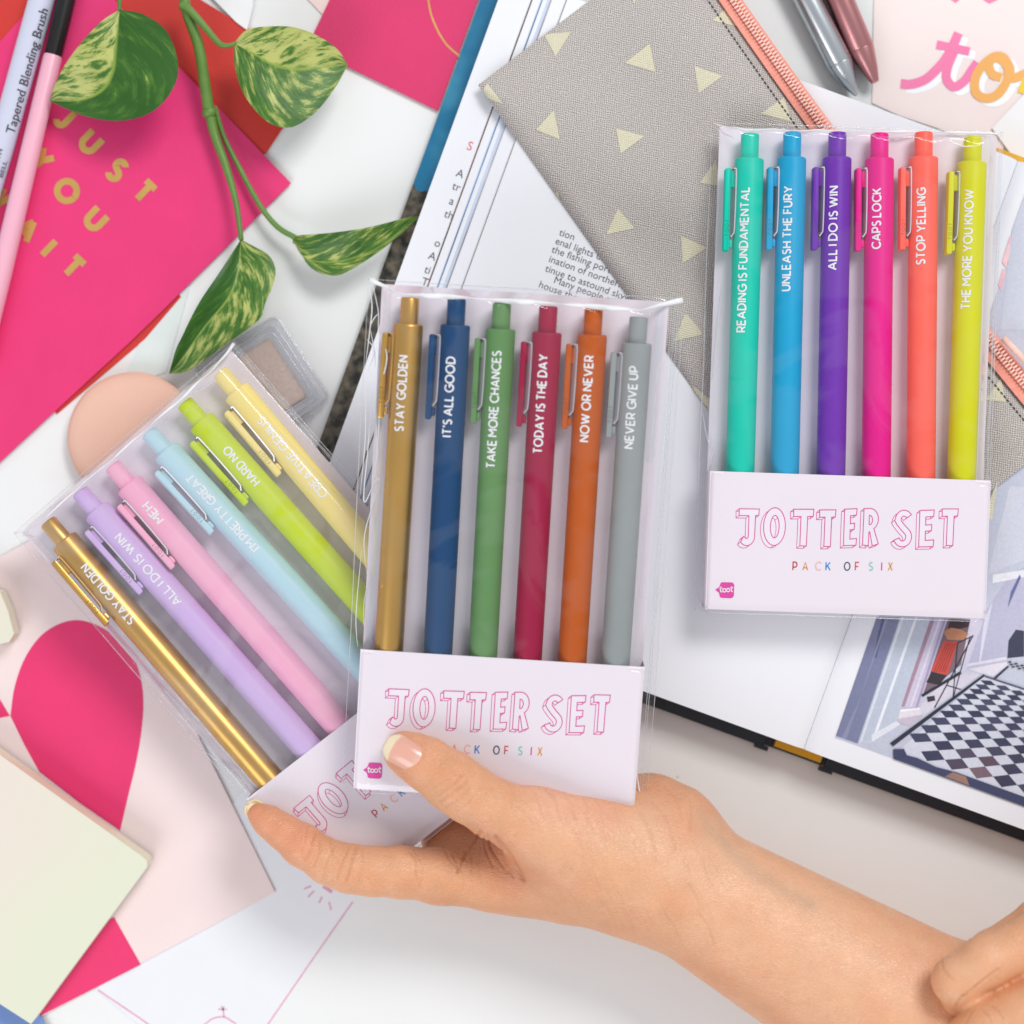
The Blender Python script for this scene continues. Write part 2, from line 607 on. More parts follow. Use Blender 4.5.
# ------------------------------------------------------------------ bottom left: line card, heart card, pads
c3, cc = sheet('greeting_card', [(353, 902), (262, 1034), (200, 1075), (96, 990), (250, 780), (420, 800)], .2, .9,
               mat('white_card', (232, 233, 238), .5, var=.015), 'white card with faint pink line drawings under the heart card', 'greeting card')
LPINK = mat('pink_print', (226, 160, 186), .6, var=.12, vscale=300)
mb = MB()
def pline(pts, w, z=1.05, m=0):
    v, f = ribbon([W(*p, z)[:2] for p in pts], w)
    mb.add([(x, y, z) for x, y in v], f, m)
pline([(352.5, 902), (310, 963), (262, 1033)], 1.4)
pline([(98, 990), (141, 1019), (170, 1040)], 1.4)
for a, b in [((304, 889), (311, 886)), ((308, 897), (314, 891)), ((319, 903), (322, 897)), ((331, 910), (329, 902)), ((317, 881), (319, 883))]:
    pline([a, b], 1.6)
pline([(323, 886), (332, 892)], 3.6)
pline(spline([(203, 1026), (212, 1019), (224, 1017), (236, 1024)], 12), 1.4)
pline([(224, 1017), (223, 1008)], 1.4)
for q in [(218, 1009), (221, 1006), (224, 1006), (227, 1009)]:
    pline([(223, 1010), q], 1.2)
mb.build('line_drawing', LPINK, c3, origin=cc)
BLUSH = mat('blush_card', (238, 218, 217), .55, var=.02, bump=.08, bscale=1300)
c4, cc = sheet('greeting_card', [(87, 510), (275, 892), (33, 1021), (-160, 1120), (-330, 735)], 1.4, 2.8, BLUSH,
               'blush pink card printed with a large hot pink heart half', 'greeting card')
HEART = mat('hot_pink_print', (230, 46, 110), .55, var=.04, bump=.2, bscale=1300)
h1 = zz(0, 600, 2.414, [(25, 280), (35, 210), (60, 140), (100, 85), (150, 55), (200, 50), (260, 75), (310, 120), (335, 170), (346, 240),
                        (341, 320), (327, 400), (310, 470), (290, 557), (190, 488), (95, 415), (60, 352)])
h1 = spline(h1[:14], 50) + h1[14:]
h2 = zz(0, 600, 2.414, [(275, 765), (340, 880), (82, 1012), (60, 1010), (120, 850)])
h3 = zz(0, 600, 2.414, [(0, 240), (24, 280), (-30, 290), (-90, 200)])
flat_part('heart_print', [h1, h2, h3], 3.0, HEART, c4, cc)
sheet('card', [(-80, 900), (20, 980), (60, 1050), (20, 1090), (-80, 1090)], 3.3, 4.6, mat('blue_card', (112, 142, 204), .5),
      'blue card corner peeping out under the pastel notepad', 'card')


def pad_mat(name, ca, cb):
    m = mat(name, ca, .55, var=.01)
    nt = m.node_tree
    b = nt.nodes['Principled BSDF']
    tc = nt.nodes['Texture Coordinate']
    mp = nd(nt, 'ShaderNodeVectorMath', operation='DOT_PRODUCT')
    mp.inputs[1].default_value = (18, -10, 0)
    nz = nd(nt, 'ShaderNodeTexNoise'); nz.inputs['Scale'].default_value = 14
    nt.links.new(tc.outputs['Object'], mp.inputs[0]); nt.links.new(tc.outputs['Object'], nz.inputs['Vector'])
    ad = nd(nt, 'ShaderNodeMath', operation='ADD')
    nt.links.new(mp.outputs['Value'], ad.inputs[0]); nt.links.new(nz.outputs['Fac'], ad.inputs[1])
    rp = nd(nt, 'ShaderNodeValToRGB')
    rp.color_ramp.elements[0].position = .1; rp.color_ramp.elements[0].color = lin(ca)
    rp.color_ramp.elements[1].position = .9; rp.color_ramp.elements[1].color = lin(cb)
    nt.links.new(ad.outputs[0], rp.inputs[0]); nt.links.new(rp.outputs[0], b.inputs['Base Color'])
    return m


def edge_mat(name, ca, cb, sc):
    m = mat(name, ca, .6, var=.01)
    nt = m.node_tree
    b = nt.nodes['Principled BSDF']; tc = nt.nodes['Texture Coordinate']
    wv = nd(nt, 'ShaderNodeTexWave', bands_direction='Z'); wv.inputs['Scale'].default_value = sc
    wv.inputs['Distortion'].default_value = 1.5
    nt.links.new(tc.outputs['Object'], wv.inputs['Vector'])
    rp = nd(nt, 'ShaderNodeValToRGB')
    rp.color_ramp.elements[0].color = lin(ca); rp.color_ramp.elements[1].color = lin(cb)
    nt.links.new(wv.outputs['Fac'], rp.inputs[0]); nt.links.new(rp.outputs[0], b.inputs['Base Color'])
    return m


PADTOP = pad_mat('pastel_pad_sheet', (230, 218, 206), (222, 224, 202))
PADEDGE = edge_mat('pad_sheet_edges', (240, 226, 205), (222, 228, 200), 500)


def pad(poly, z0, z1, label, group):
    P = [W(x, y, z1)[:2] for x, y in poly]
    c = (sum(p[0] for p in P) / len(P), sum(p[1] for p in P) / len(P), z0)
    t = thing('notepad', label, 'notepad', c, None, group)
    mb = MB(); prism(mb, P, z0, z1 - .6, px=False); mb.build('page_block', PADEDGE, t, origin=c)
    mb = MB(); prism(mb, P, z1 - .5, z1, px=False); mb.build('top_sheet', PADTOP, t, origin=c)


pc = [(143, 857), (147, 861), (147, 867)]
pad([(-60, 712), (0, 755)] + pc + [(31, 1024), (0, 1004), (-60, 966), (-120, 830)], 7.2, 30,
    'pastel cream and green notepad over the blush heart card', 'pastel notepads')
pad([(-40, 575), (0, 592), (8, 611), (14, 634), (9, 642), (-4, 645), (-40, 640)], 5, 26,
    'small cream notepad corner at the left edge above the big pad', 'pastel notepads')

# ------------------------------------------------------------------ powder puff and eye shadow
mb = MB()
cx, cy, _ = W(132.5, 437.5, 14)
prof = [(0, 0), (58, 0), (63.5, 3), (65.5, 8), (64.5, 14), (60, 18.5), (52, 20.5), (30, 21.3), (0, 21.5)]
vs, fs = [], []
for r, z in prof:
    for k in range(64):
        a = 2 * math.pi * k / 64
        vs.append((cx + r * math.cos(a), cy + r * math.sin(a), z + .3))
for i in range(len(prof) - 1):
    for k in range(64):
        fs.append((i * 64 + k, i * 64 + (k + 1) % 64, (i + 1) * 64 + (k + 1) % 64, (i + 1) * 64 + k))
mb.add(vs, fs)
PUFF = mat('peach_sponge', (232, 188, 168), .85, var=.03, bump=.25, bscale=1800, sss=.1)
tag(mb.build('powder_puff', PUFF, origin=(cx, cy, .3), smooth=True), 'round peach powder puff beside the red envelope strip', 'powder puff')

CLEAR = film_mat('clear_acrylic', (252, 252, 253), .06, 1.0, haze=.02)
P = [Vector(W(x, y, 10)) for x, y in [(277, 312), (333, 398), (246, 455), (190, 369)]]
o = (P[0] + P[1] + P[2] + P[3]) / 4
ax = ((P[1] - P[0]) + (P[2] - P[3])).normalized()
m3 = Matrix((ax, Vector((0, 0, 1)).cross(ax), Vector((0, 0, 1)))).transposed()
t = thing('eyeshadow_compact', 'beige eyeshadow in a square clear plastic case', 'eyeshadow', (o.x, o.y, .3), m3)
mb = MB(); rbox(mb, -51, 51, -51, 51, 0, 7, 9); mb.build('case_base', CLEAR, t, smooth=True, angle=35)
mb = MB()
rbox(mb, -50, 50, -50, 50, 7.3, 15, 8)
mb.build('case_lid', CLEAR, t, smooth=True, angle=35)
mb = MB()
for k in (48.5, 43, 38):
    pts = (arc(k - 7, k - 7, 7, 7, 0, 90, 5) + arc(-k + 7, k - 7, 7, 7, 90, 180, 5) + arc(-k + 7, -k + 7, 7, 7, 180, 270, 5) + arc(k - 7, -k + 7, 7, 7, 270, 360, 5))
    tube(mb, [(x, y, 15) for x, y in pts + pts[:1]], 1.0, 8)
mb.build('lid_rim', film_mat('acrylic_edge', (236, 238, 245), .08, 2.5, haze=.28), t, smooth=True)
mb = MB()
for y in (-18, 18):
    rbox(mb, 49, 57, y - 8, y + 8, 2, 14, 3)
mb.build('hinge', CLEAR, t, smooth=True, angle=35)
mb = MB(); rbox(mb, -35, 35, -31, 31, 1.5, 6.4, 3)
mb.build('eyeshadow_pan', mat('beige_shimmer_powder', (222, 196, 178), .5, metal=.05, var=.12, vscale=900, bump=.3, bscale=2500), t, smooth=True, angle=35)

# ------------------------------------------------------------------ trailing leafy stem
def leaf_mat(name, bl, br):
    m = bpy.data.materials.new(name); m.use_nodes = True
    nt = m.node_tree; b = nt.nodes['Principled BSDF']
    b.inputs['Roughness'].default_value = .38
    b.inputs['Specular IOR Level'].default_value = .35
    uv = nd(nt, 'ShaderNodeUVMap')
    sp = nd(nt, 'ShaderNodeSeparateXYZ'); nt.links.new(uv.outputs[0], sp.inputs[0])
    ab = nd(nt, 'ShaderNodeMath', operation='ABSOLUTE'); nt.links.new(sp.outputs['Y'], ab.inputs[0])
    k = nd(nt, 'ShaderNodeMath', operation='MULTIPLY_ADD'); nt.links.new(ab.outputs[0], k.inputs[0]); k.inputs[1].default_value = -.42
    nt.links.new(sp.outputs['X'], k.inputs[2])
    def streak(sx, sy, det):
        cb = nd(nt, 'ShaderNodeCombineXYZ')
        a = nd(nt, 'ShaderNodeMath', operation='MULTIPLY'); a.inputs[1].default_value = sx; nt.links.new(k.outputs[0], a.inputs[0])
        c = nd(nt, 'ShaderNodeMath', operation='MULTIPLY'); c.inputs[1].default_value = sy; nt.links.new(sp.outputs['Y'], c.inputs[0])
        nt.links.new(a.outputs[0], cb.inputs['X']); nt.links.new(c.outputs[0], cb.inputs['Y'])
        n = nd(nt, 'ShaderNodeTexNoise'); n.inputs['Scale'].default_value = 1; n.inputs['Detail'].default_value = det
        n.inputs['Roughness'].default_value = .62
        nt.links.new(cb.outputs[0], n.inputs['Vector']); return n
    n1 = streak(11, 2.6, 7); n2 = streak(46, 9, 5); n3 = streak(5, 1.5, 2)
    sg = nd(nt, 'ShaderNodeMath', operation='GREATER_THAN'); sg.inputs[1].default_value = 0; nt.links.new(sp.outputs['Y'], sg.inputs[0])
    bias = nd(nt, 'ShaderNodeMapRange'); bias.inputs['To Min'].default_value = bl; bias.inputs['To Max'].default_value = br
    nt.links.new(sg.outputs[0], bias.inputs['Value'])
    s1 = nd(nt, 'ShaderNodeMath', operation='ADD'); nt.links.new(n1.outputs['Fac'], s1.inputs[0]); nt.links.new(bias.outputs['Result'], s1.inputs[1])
    s2 = nd(nt, 'ShaderNodeMath', operation='MULTIPLY_ADD'); nt.links.new(n2.outputs['Fac'], s2.inputs[0]); s2.inputs[1].default_value = .32
    nt.links.new(s1.outputs[0], s2.inputs[2])
    rp = nd(nt, 'ShaderNodeValToRGB')
    e = rp.color_ramp.elements
    e[0].position = .46; e[0].color = lin((52, 98, 36)); e[1].position = .70; e[1].color = lin((186, 190, 112))
    e2 = rp.color_ramp.elements.new(.60); e2.color = lin((84, 126, 50))
    e3 = rp.color_ramp.elements.new(.645); e3.color = lin((148, 162, 84))
    nt.links.new(s2.outputs[0], rp.inputs[0])
    mx = nd(nt, 'ShaderNodeMix', data_type='RGBA', blend_type='MULTIPLY'); mx.inputs[0].default_value = .6
    rp2 = nd(nt, 'ShaderNodeValToRGB'); rp2.color_ramp.elements[0].position = .35; rp2.color_ramp.elements[0].color = (.55, .66, .5, 1)
    rp2.color_ramp.elements[1].position = .6; rp2.color_ramp.elements[1].color = (1, 1, 1, 1)
    nt.links.new(n3.outputs['Fac'], rp2.inputs[0])
    nt.links.new(rp.outputs[0], mx.inputs[6]); nt.links.new(rp2.outputs[0], mx.inputs[7])
    rib = nd(nt, 'ShaderNodeMapRange'); rib.inputs['From Min'].default_value = .015; rib.inputs['From Max'].default_value = .05
    rib.inputs['To Min'].default_value = .75; rib.inputs['To Max'].default_value = 0
    nt.links.new(ab.outputs[0], rib.inputs['Value'])
    m2 = nd(nt, 'ShaderNodeMix', data_type='RGBA'); m2.inputs[7].default_value = lin((140, 165, 70))
    nt.links.new(rib.outputs['Result'], m2.inputs[0]); nt.links.new(mx.outputs[2], m2.inputs[6])
    nt.links.new(m2.outputs[2], b.inputs['Base Color'])
    bp = nd(nt, 'ShaderNodeBump'); bp.inputs['Strength'].default_value = .25; bp.inputs['Distance'].default_value = .0006
    nt.links.new(n2.outputs['Fac'], bp.inputs['Height']); nt.links.new(bp.outputs['Normal'], b.inputs['Normal'])
    return m


PL = thing('pothos_cutting', 'leafy green stem with four yellow marbled leaves', 'plant', W(205, 150, 0))
plc = W(205, 150, 0)


def leaf(ea, mid, eb, z0, za, zb, zt, m, sag=0.0):
    """edge a, midrib, edge b: photo points base->tip; heights: midrib z0, edges za, zb, tip zt"""
    N, Mh = 36, 10
    A, B, C = spline(ea, 80), spline(mid, 80), spline(eb, 80)
    A, B, C = resample(A, N), resample(B, N), resample(C, N)
    vs, uv = [], []
    for i in range(N):
        s = i / (N - 1)
        zm = z0 + (zt - z0) * s ** 1.5 + sag * math.sin(math.pi * s)
        for j in range(-Mh, Mh + 1):
            t = abs(j) / Mh
            e = A[i] if j < 0 else C[i]
            px = B[i][0] + (e[0] - B[i][0]) * t
            py = B[i][1] + (e[1] - B[i][1]) * t
            env = math.sin(math.pi * min(max(s, .0), 1)) ** .6 if 0 < s < 1 else 0
            z = zm + ((za if j < 0 else zb)) * env * (t ** 1.3) + 1.2 * math.sin(9 * s - 3 * t) * t * env
            z -= 5 * env * max(0, t - .75) * 2
            vs.append(W(px, py, z)); uv.append((s, (1 if j > 0 else -1) * t if j else 0.0))
    w = 2 * Mh + 1
    fs = [(i * w + j, i * w + j + 1, (i + 1) * w + j + 1, (i + 1) * w + j) for i in range(N - 1) for j in range(2 * Mh)]
    mb = MB(); mb.add(vs, fs, 0, uv)
    return mb.build('leaf', m, PL, origin=plc, smooth=True)


z3 = lambda pts: zz(0, 0, 2.926, pts)
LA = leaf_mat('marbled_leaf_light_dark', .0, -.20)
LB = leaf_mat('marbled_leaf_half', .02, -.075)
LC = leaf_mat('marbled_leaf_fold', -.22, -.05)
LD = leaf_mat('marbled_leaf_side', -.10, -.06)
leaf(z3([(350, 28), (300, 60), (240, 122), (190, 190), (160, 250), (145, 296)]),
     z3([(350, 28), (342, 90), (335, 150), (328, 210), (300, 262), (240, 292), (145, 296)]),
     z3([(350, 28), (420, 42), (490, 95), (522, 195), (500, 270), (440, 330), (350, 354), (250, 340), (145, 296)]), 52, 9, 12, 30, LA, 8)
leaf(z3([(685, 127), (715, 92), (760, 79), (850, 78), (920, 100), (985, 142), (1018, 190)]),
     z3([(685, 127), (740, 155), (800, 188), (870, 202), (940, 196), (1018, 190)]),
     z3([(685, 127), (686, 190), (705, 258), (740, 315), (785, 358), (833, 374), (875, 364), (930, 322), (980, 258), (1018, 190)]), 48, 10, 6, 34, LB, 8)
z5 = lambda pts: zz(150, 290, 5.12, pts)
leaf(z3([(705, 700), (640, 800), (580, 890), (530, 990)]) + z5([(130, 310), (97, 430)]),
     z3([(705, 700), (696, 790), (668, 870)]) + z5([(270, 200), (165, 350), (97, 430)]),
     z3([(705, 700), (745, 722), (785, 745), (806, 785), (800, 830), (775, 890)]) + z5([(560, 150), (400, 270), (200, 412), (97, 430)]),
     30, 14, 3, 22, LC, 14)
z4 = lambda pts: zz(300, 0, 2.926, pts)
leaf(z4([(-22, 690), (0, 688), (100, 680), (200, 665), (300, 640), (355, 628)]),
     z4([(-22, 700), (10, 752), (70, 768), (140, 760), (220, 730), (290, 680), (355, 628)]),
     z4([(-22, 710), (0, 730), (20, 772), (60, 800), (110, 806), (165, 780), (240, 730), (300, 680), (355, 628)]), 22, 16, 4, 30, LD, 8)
STEM = mat('green_stem', (96, 134, 58), .45, var=.22, vscale=110, bump=.15, bscale=900)
mb = MB()
def stem(pts, z, r0, r1, m=mb):
    n = 26
    q = spline([p + (zh,) for p, zh in zip(z3(pts), z)], n)
    tube(mb, [W(*p) for p in q], [.88 * (r0 + (r1 - r0) * i / (n - 1)) for i in range(n)], 10, uv=True)
stem([(536, -25), (548, 40), (580, 130), (597, 230), (612, 330)], [42, 40, 34, 28, 22], 5.8, 6.6)
stem([(612, 325), (630, 400), (662, 490), (690, 590), (706, 702)], [22, 20, 22, 26, 31], 6.2, 2.8)
stem([(530, 15), (555, 30), (600, 80), (640, 126), (664, 134), (690, 127)], [44, 46, 46, 47, 48, 48], 5.0, 2.2)
stem([(628, 312), (655, 400), (700, 490), (760, 600), (810, 662), (858, 692), (880, 702)], [18, 14, 14, 16, 18, 21, 22], 3.0, 3.2)
stem([(352, -30), (350, 0), (349, 30)], [50, 52, 52], 3.2, 2.4)
tube(mb, [W(*p, z) for p, z in zip(z3([(606, 318), (613, 330), (616, 340)]), (22, 22, 21))], [6.2, 7.6, 6.4], 12, uv=True)
mb.build('stem', STEM, PL, origin=plc, smooth=True)
# ------------------------------------------------------------------ open book (book frame: u along the lower edge, v up the spine)
BT = math.radians(20)
BO = (805, 750)
BZ = 46.0


def bk(u, v, z):
    """book frame -> set units; frame laid out on the page plane"""
    s = (D - BZ) / D
    return ((BO[0] + u * math.cos(BT) + v * math.sin(BT) - 512) * s, (512 - (BO[1] + u * math.sin(BT) - v * math.cos(BT))) * s, z)


def to_uv(px, py):
    dx, dy = px - BO[0], py - BO[1]
    return dx * math.cos(BT) + dy * math.sin(BT), dx * math.sin(BT) - dy * math.cos(BT)


bo = bk(0, 0, 0)
BK = thing('open_book', 'thick open book with a black and white tiled hall photo on its page', 'book', bo)


def bbox_uv(mb, u0, u1, v0, v1, z0, z1, mi=0, top_mi=None):
    p = [(u0, v0), (u1, v0), (u1, v1), (u0, v1)]
    vs = [bk(u, v, z0) for u, v in p] + [bk(u, v, z1) for u, v in p]
    mb.add(vs, [(0, 1, 5, 4), (1, 2, 6, 5), (2, 3, 7, 6), (3, 0, 4, 7), (3, 2, 1, 0)], mi)
    mb.add(vs[4:], [(0, 1, 2, 3)], mi if top_mi is None else top_mi)


def cover_mat():
    m = mat('printed_endpaper', (0, 130, 165), .35)
    nt = m.node_tree; b = nt.nodes['Principled BSDF']; tc = nt.nodes['Texture Coordinate']
    dv = nd(nt, 'ShaderNodeVectorMath', operation='DOT_PRODUCT')
    dv.inputs[1].default_value = (math.sin(BT) / K, math.cos(BT) / K, 0)
    nt.links.new(tc.outputs['Object'], dv.inputs[0])
    nz = nd(nt, 'ShaderNodeTexNoise'); nz.inputs['Scale'].default_value = 160; nz.inputs['Detail'].default_value = 5
    nt.links.new(tc.outputs['Object'], nz.inputs['Vector'])
    ma = nd(nt, 'ShaderNodeMath', operation='MULTIPLY_ADD'); ma.inputs[1].default_value = 30
    nt.links.new(nz.outputs['Fac'], ma.inputs[0]); nt.links.new(dv.outputs['Value'], ma.inputs[2])
    gt = nd(nt, 'ShaderNodeMath', operation='GREATER_THAN'); gt.inputs[1].default_value = 408
    nt.links.new(ma.outputs[0], gt.inputs[0])
    rock = nd(nt, 'ShaderNodeValToRGB')
    rock.color_ramp.elements[0].position = .38; rock.color_ramp.elements[0].color = lin((24, 26, 22))
    rock.color_ramp.elements[1].position = .66; rock.color_ramp.elements[1].color = lin((104, 94, 80))
    n2 = nd(nt, 'ShaderNodeTexNoise'); n2.inputs['Scale'].default_value = 330; n2.inputs['Detail'].default_value = 6
    nt.links.new(tc.outputs['Object'], n2.inputs['Vector']); nt.links.new(n2.outputs['Fac'], rock.inputs[0])
    sky = nd(nt, 'ShaderNodeValToRGB')
    sky.color_ramp.elements[0].position = .5; sky.color_ramp.elements[0].color = lin((0, 106, 146))
    sky.color_ramp.elements[1].position = .78; sky.color_ramp.elements[1].color = lin((60, 142, 172))
    n3 = nd(nt, 'ShaderNodeTexNoise'); n3.inputs['Scale'].default_value = 60
    nt.links.new(tc.outputs['Object'], n3.inputs['Vector']); nt.links.new(n3.outputs['Fac'], sky.inputs[0])
    mx = nd(nt, 'ShaderNodeMix', data_type='RGBA')
    nt.links.new(gt.outputs[0], mx.inputs[0]); nt.links.new(rock.outputs[0], mx.inputs[6]); nt.links.new(sky.outputs[0], mx.inputs[7])
    nt.links.new(mx.outputs[2], b.inputs['Base Color'])
    return m


NAVY = mat('navy_cloth_board', (26, 32, 44), .5, bump=.2, bscale=2000)
YEL = mat('yellow_spine_cloth', (226, 170, 30), .6, bump=.3, bscale=2000)
mb = MB(); bbox_uv(mb, -566, -34, 0, 637, 5, 11, 0, 1); bbox_uv(mb, -566, -34, -14, -.02, 5, 11.0, 0, 0); mb.build('cover', [NAVY, cover_mat()], BK, origin=bo)
mb = MB(); bbox_uv(mb, 31, 575, -14, 637, 5, 11); mb.build('cover', NAVY, BK, origin=bo)
mb = MB(); bbox_uv(mb, -33, 30, -12, 635, .5, 6); mb.build('spine', NAVY, BK, origin=bo)
mb = MB(); bbox_uv(mb, -24, 26, -9.5, 0, 6.3, 12.5); mb.build('headband', YEL, BK, origin=bo)
mb = MB(); bbox_uv(mb, -24, 24, 628.5, 634, 6.3, 38); mb.build('headband', YEL, BK, origin=bo)
mb = MB()
rb = lambda u: bbox_uv(mb, u - 7, u + 7, -17, -12.5, 6.2, 12.5)
rb(-36); mb.build('hinge', NAVY, BK, origin=bo)
mb = MB(); rb(34); mb.build('hinge', NAVY, BK, origin=bo)

PAGE = mat('coated_page', (232, 233, 239), .38, var=.015, vscale=20)
PEDGE = edge_mat('page_edges', (236, 236, 238), (190, 190, 194), 900)


def gut(u):
    return 7 * math.exp(-abs(u) / 7)


def block(sgn, u_out, ztop):
    N = 40
    us = [sgn * (.02 + (abs(u_out) - .02) * (i / N) ** 2.2) for i in range(N + 1)]
    mb = MB()
    vs = []
    for u in us:
        for v in (0, 628):
            vs.append(bk(u, v, ztop - gut(u)))
    fs = []
    for i in range(N):
        q = (2 * i, 2 * i + 2, 2 * i + 3, 2 * i + 1)
        fs.append(q if sgn > 0 else q[::-1])
    mb.add(vs, fs, 0)
    n = len(us)
    for v, flip in ((0, sgn < 0), (628, sgn > 0)):
        sv = [bk(u, v, 11.3) for u in us] + [bk(u, v, ztop - gut(u)) for u in us]
        sf = [(i, i + 1, n + i + 1, n + i) for i in range(n - 1)]
        mb.add(sv, [f[::-1] for f in sf] if flip else sf, 1)
    u = u_out
    sv = [bk(u, 0, 11.3), bk(u, 628, 11.3), bk(u, 628, ztop), bk(u, 0, ztop)]
    mb.add(sv, [(0, 1, 2, 3)], 1)
    return mb.build('page_block', [PAGE, PEDGE], BK, origin=bo, smooth=True, angle=30)


block(1, 555, BZ)
block(-1, -546, 36)
PGS = [(-514.6, 38.5, (96, 60, 48)), (-504.7, 41, (90, 130, 175)), (-496, 43, (150, 150, 160)), (-481, BZ, (120, 112, 108))]
for i, (u, z, c) in enumerate(PGS):
    N = 30
    us = [-.3 - (abs(u) - .3) * (k / N) ** 2.2 for k in range(N + 1)]
    mb = MB()
    vs = [bk(q, v, z - gut(q)) for q in us for v in (0, 628)]
    mb.add(vs, [(2 * k + 1, 2 * k + 3, 2 * k + 2, 2 * k) for k in range(N)], 0)
    zb = z - 2.3
    mb.add([bk(u, 0, zb), bk(u, 628, zb), bk(u, 628, z), bk(u, 0, z)], [(0, 1, 2, 3)], 0)
    sv = [bk(q, 0, zb - gut(q)) for q in us] + [bk(q, 0, z - gut(q)) for q in us]
    n = len(us)
    mb.add(sv, [(k + 1, k, n + k, n + k + 1) for k in range(n - 1)], 0)
    # coloured print running off the edge of the leaf
    w = 1.5 if i < 3 else .9
    mb.add([bk(u + .1, 0, z + .12), bk(u + w, 0, z + .12), bk(u + w, 628, z + .12), bk(u + .1, 628, z + .12)], [(0, 1, 2, 3)], 1)
    mats = [PAGE, mat('page_edge_ink', c, .5, var=.7, vscale=45)]
    if i == 1:
        mb.add([bk(u + 5.5, 0, z + .12), bk(u + 8.3, 0, z + .12), bk(u + 8.3, 628, z + .12), bk(u + 5.5, 628, z + .12)], [(0, 1, 2, 3)], 2)
        mats.append(mat('pale_blue_ink', (196, 208, 228), .5, var=.1, vscale=45))
    mb.build('loose_page', mats, BK, origin=bo)

GREYINK = mat('grey_print', (88, 88, 96), .6)
mb = MB()


def book_text(s, px, py, size, z, mi=0, tilt=0.0):
    v, f = font_mesh(s, size)
    u0, v0 = to_uv(px, py)
    ct, st = math.cos(tilt), math.sin(tilt)
    mb.add([bk(u0 + a * ct - b * st, v0 + a * st + b * ct, z) for a, b in v], f, mi)


for s, x, y in [('A', 455, 174), ('tr', 451, 187), ('a', 448, 202), ('th', 443, 215), ('o', 433, 244), ('A', 427, 257), ('ti', 423, 271), ('T', 420, 283)]:
    book_text(s, x, y, 11.5, 36.3)
PTX = mat('pink_print_small', (226, 110, 120), .6)
mb.build('margin_text', [GREYINK, PTX], BK, origin=bo); mb = MB()
for s, x, y in [('o', 372, 441), ('th', 363, 455)]:
    book_text(s, x, y, 11.5, 36.3)
mb.build('margin_text', [GREYINK, PTX], BK, origin=bo); mb = MB()
book_text('S', 465.5, 147, 13, 36.3, 1)
mb.build('heading_text', [GREYINK, PTX], BK, origin=bo); mb = MB()
for s, x, y in [('tion', 558.5, 235), ('enal lights draw', 554.5, 243.5), ('the fishing port', 551, 252), ('ination of northern', 548, 261.5), ('tinue to astound skywatchers', 544.5, 271),
                ('Many people still', 553, 282.5), ('house the old', 538, 287)]:
    book_text(s, x, y, 10.2, BZ + .25)
mb.build('column_text', [GREYINK, PTX], BK, origin=bo)

# printed photograph of a tiled hall
mb = MB()
PZ = BZ + .3
lay = [0]


def shade(poly, c, s=None):
    if s: poly = zz(*s, poly)
    P = [bk(*to_uv(*p), 0)[:2] for p in poly]
    v, t = tess([P])
    lay[0] += 1
    z = PZ + .012 * lay[0]
    mb.add([(x, y, z) for x, y in v], t, 0, col=lin(c))


def nxt(): pass


Q = (824, 560, 4.095)
QB = (880, 660, 7.11)
u0, v0, u1, v1 = 24, 22, 330, 622
P = [(u0, v0), (u1, v0), (u1, v1), (u0, v1)]
mb.add([bk(u, v, PZ) for u, v in P], [(0, 1, 2, 3)], 0, col=lin((196, 200, 216)))
nxt()
shade([(215, 235), (312, 235), (137, 752), (48, 720)], (122, 126, 158), Q)
shade([(312, 235), (452, 235), (300, 665), (195, 745), (137, 752)], (186, 194, 210), Q)
shade([(505, 240), (612, 244), (560, 430), (400, 560), (385, 600)], (120, 100, 112), Q)
shade([(640, 244), (760, 60), (819, 30), (819, 330), (740, 400), (700, 450), (590, 430)], (186, 184, 208), Q)
shade([(670, 60), (819, 0), (819, -300), (760, -300)], (206, 208, 222), Q)
nxt()
shade([(222, 300), (238, 235), (252, 235), (215, 400), (203, 400)], (84, 90, 130), Q)
shade([(150, 560), (250, 240), (262, 240), (90, 735), (72, 728)], (140, 142, 172), Q)
shade([(372, 235), (384, 235), (215, 715), (200, 722)], (222, 226, 236), Q)
shade([(318, 235), (327, 235), (155, 745), (143, 750)], (210, 216, 228), Q)
shade([(195, 715), (305, 655), (310, 675), (195, 745)], (216, 218, 230), Q)
shade([(436, 240), (454, 240), (330, 600), (316, 600)], (158, 128, 148), Q)
shade([(454, 240), (507, 240), (388, 605), (328, 605)], (192, 184, 208), Q)
shade([(600, 240), (655, 240), (590, 430), (560, 430)], (205, 200, 218), Q)
shade([(420, 560), (470, 520), (590, 450), (640, 470), (330, 690)], (206, 200, 214), Q)
shade([(690, 60), (819, 40), (819, 70), (690, 95)], (226, 226, 234), Q)
shade([(755, 330), (785, 285), (819, 290), (819, 395), (750, 402)], (58, 60, 82), Q)
shade([(1002, 262), (1010, 236), (1014, 240), (1006, 268)], (236, 190, 200))
shade([(998, 285), (1003, 268), (1006, 272), (1001, 292)], (232, 184, 196))
shade([(1012, 230), (1030, 180), (1040, 180), (1040, 330), (1000, 330)], (200, 204, 218))
nxt()
shade([(470, 240), (480, 240), (360, 600), (350, 600)], (212, 206, 224), Q)
shade([(490, 240), (500, 240), (384, 600), (374, 604)], (160, 150, 182), Q)
shade([(300, 660), (310, 618), (395, 608), (402, 640), (345, 680)], (214, 206, 218), Q)
shade([(515, 246), (598, 250), (590, 275), (505, 290)], (62, 44, 50), Q)
shade([(488, 292), (520, 277), (560, 284), (592, 303), (572, 328), (505, 326)], (186, 128, 96), Q)
shade([(490, 330), (548, 334), (505, 472), (436, 454)], (190, 74, 64), Q)
shade([(440, 458), (503, 474), (470, 512), (418, 500)], (48, 40, 50), Q)
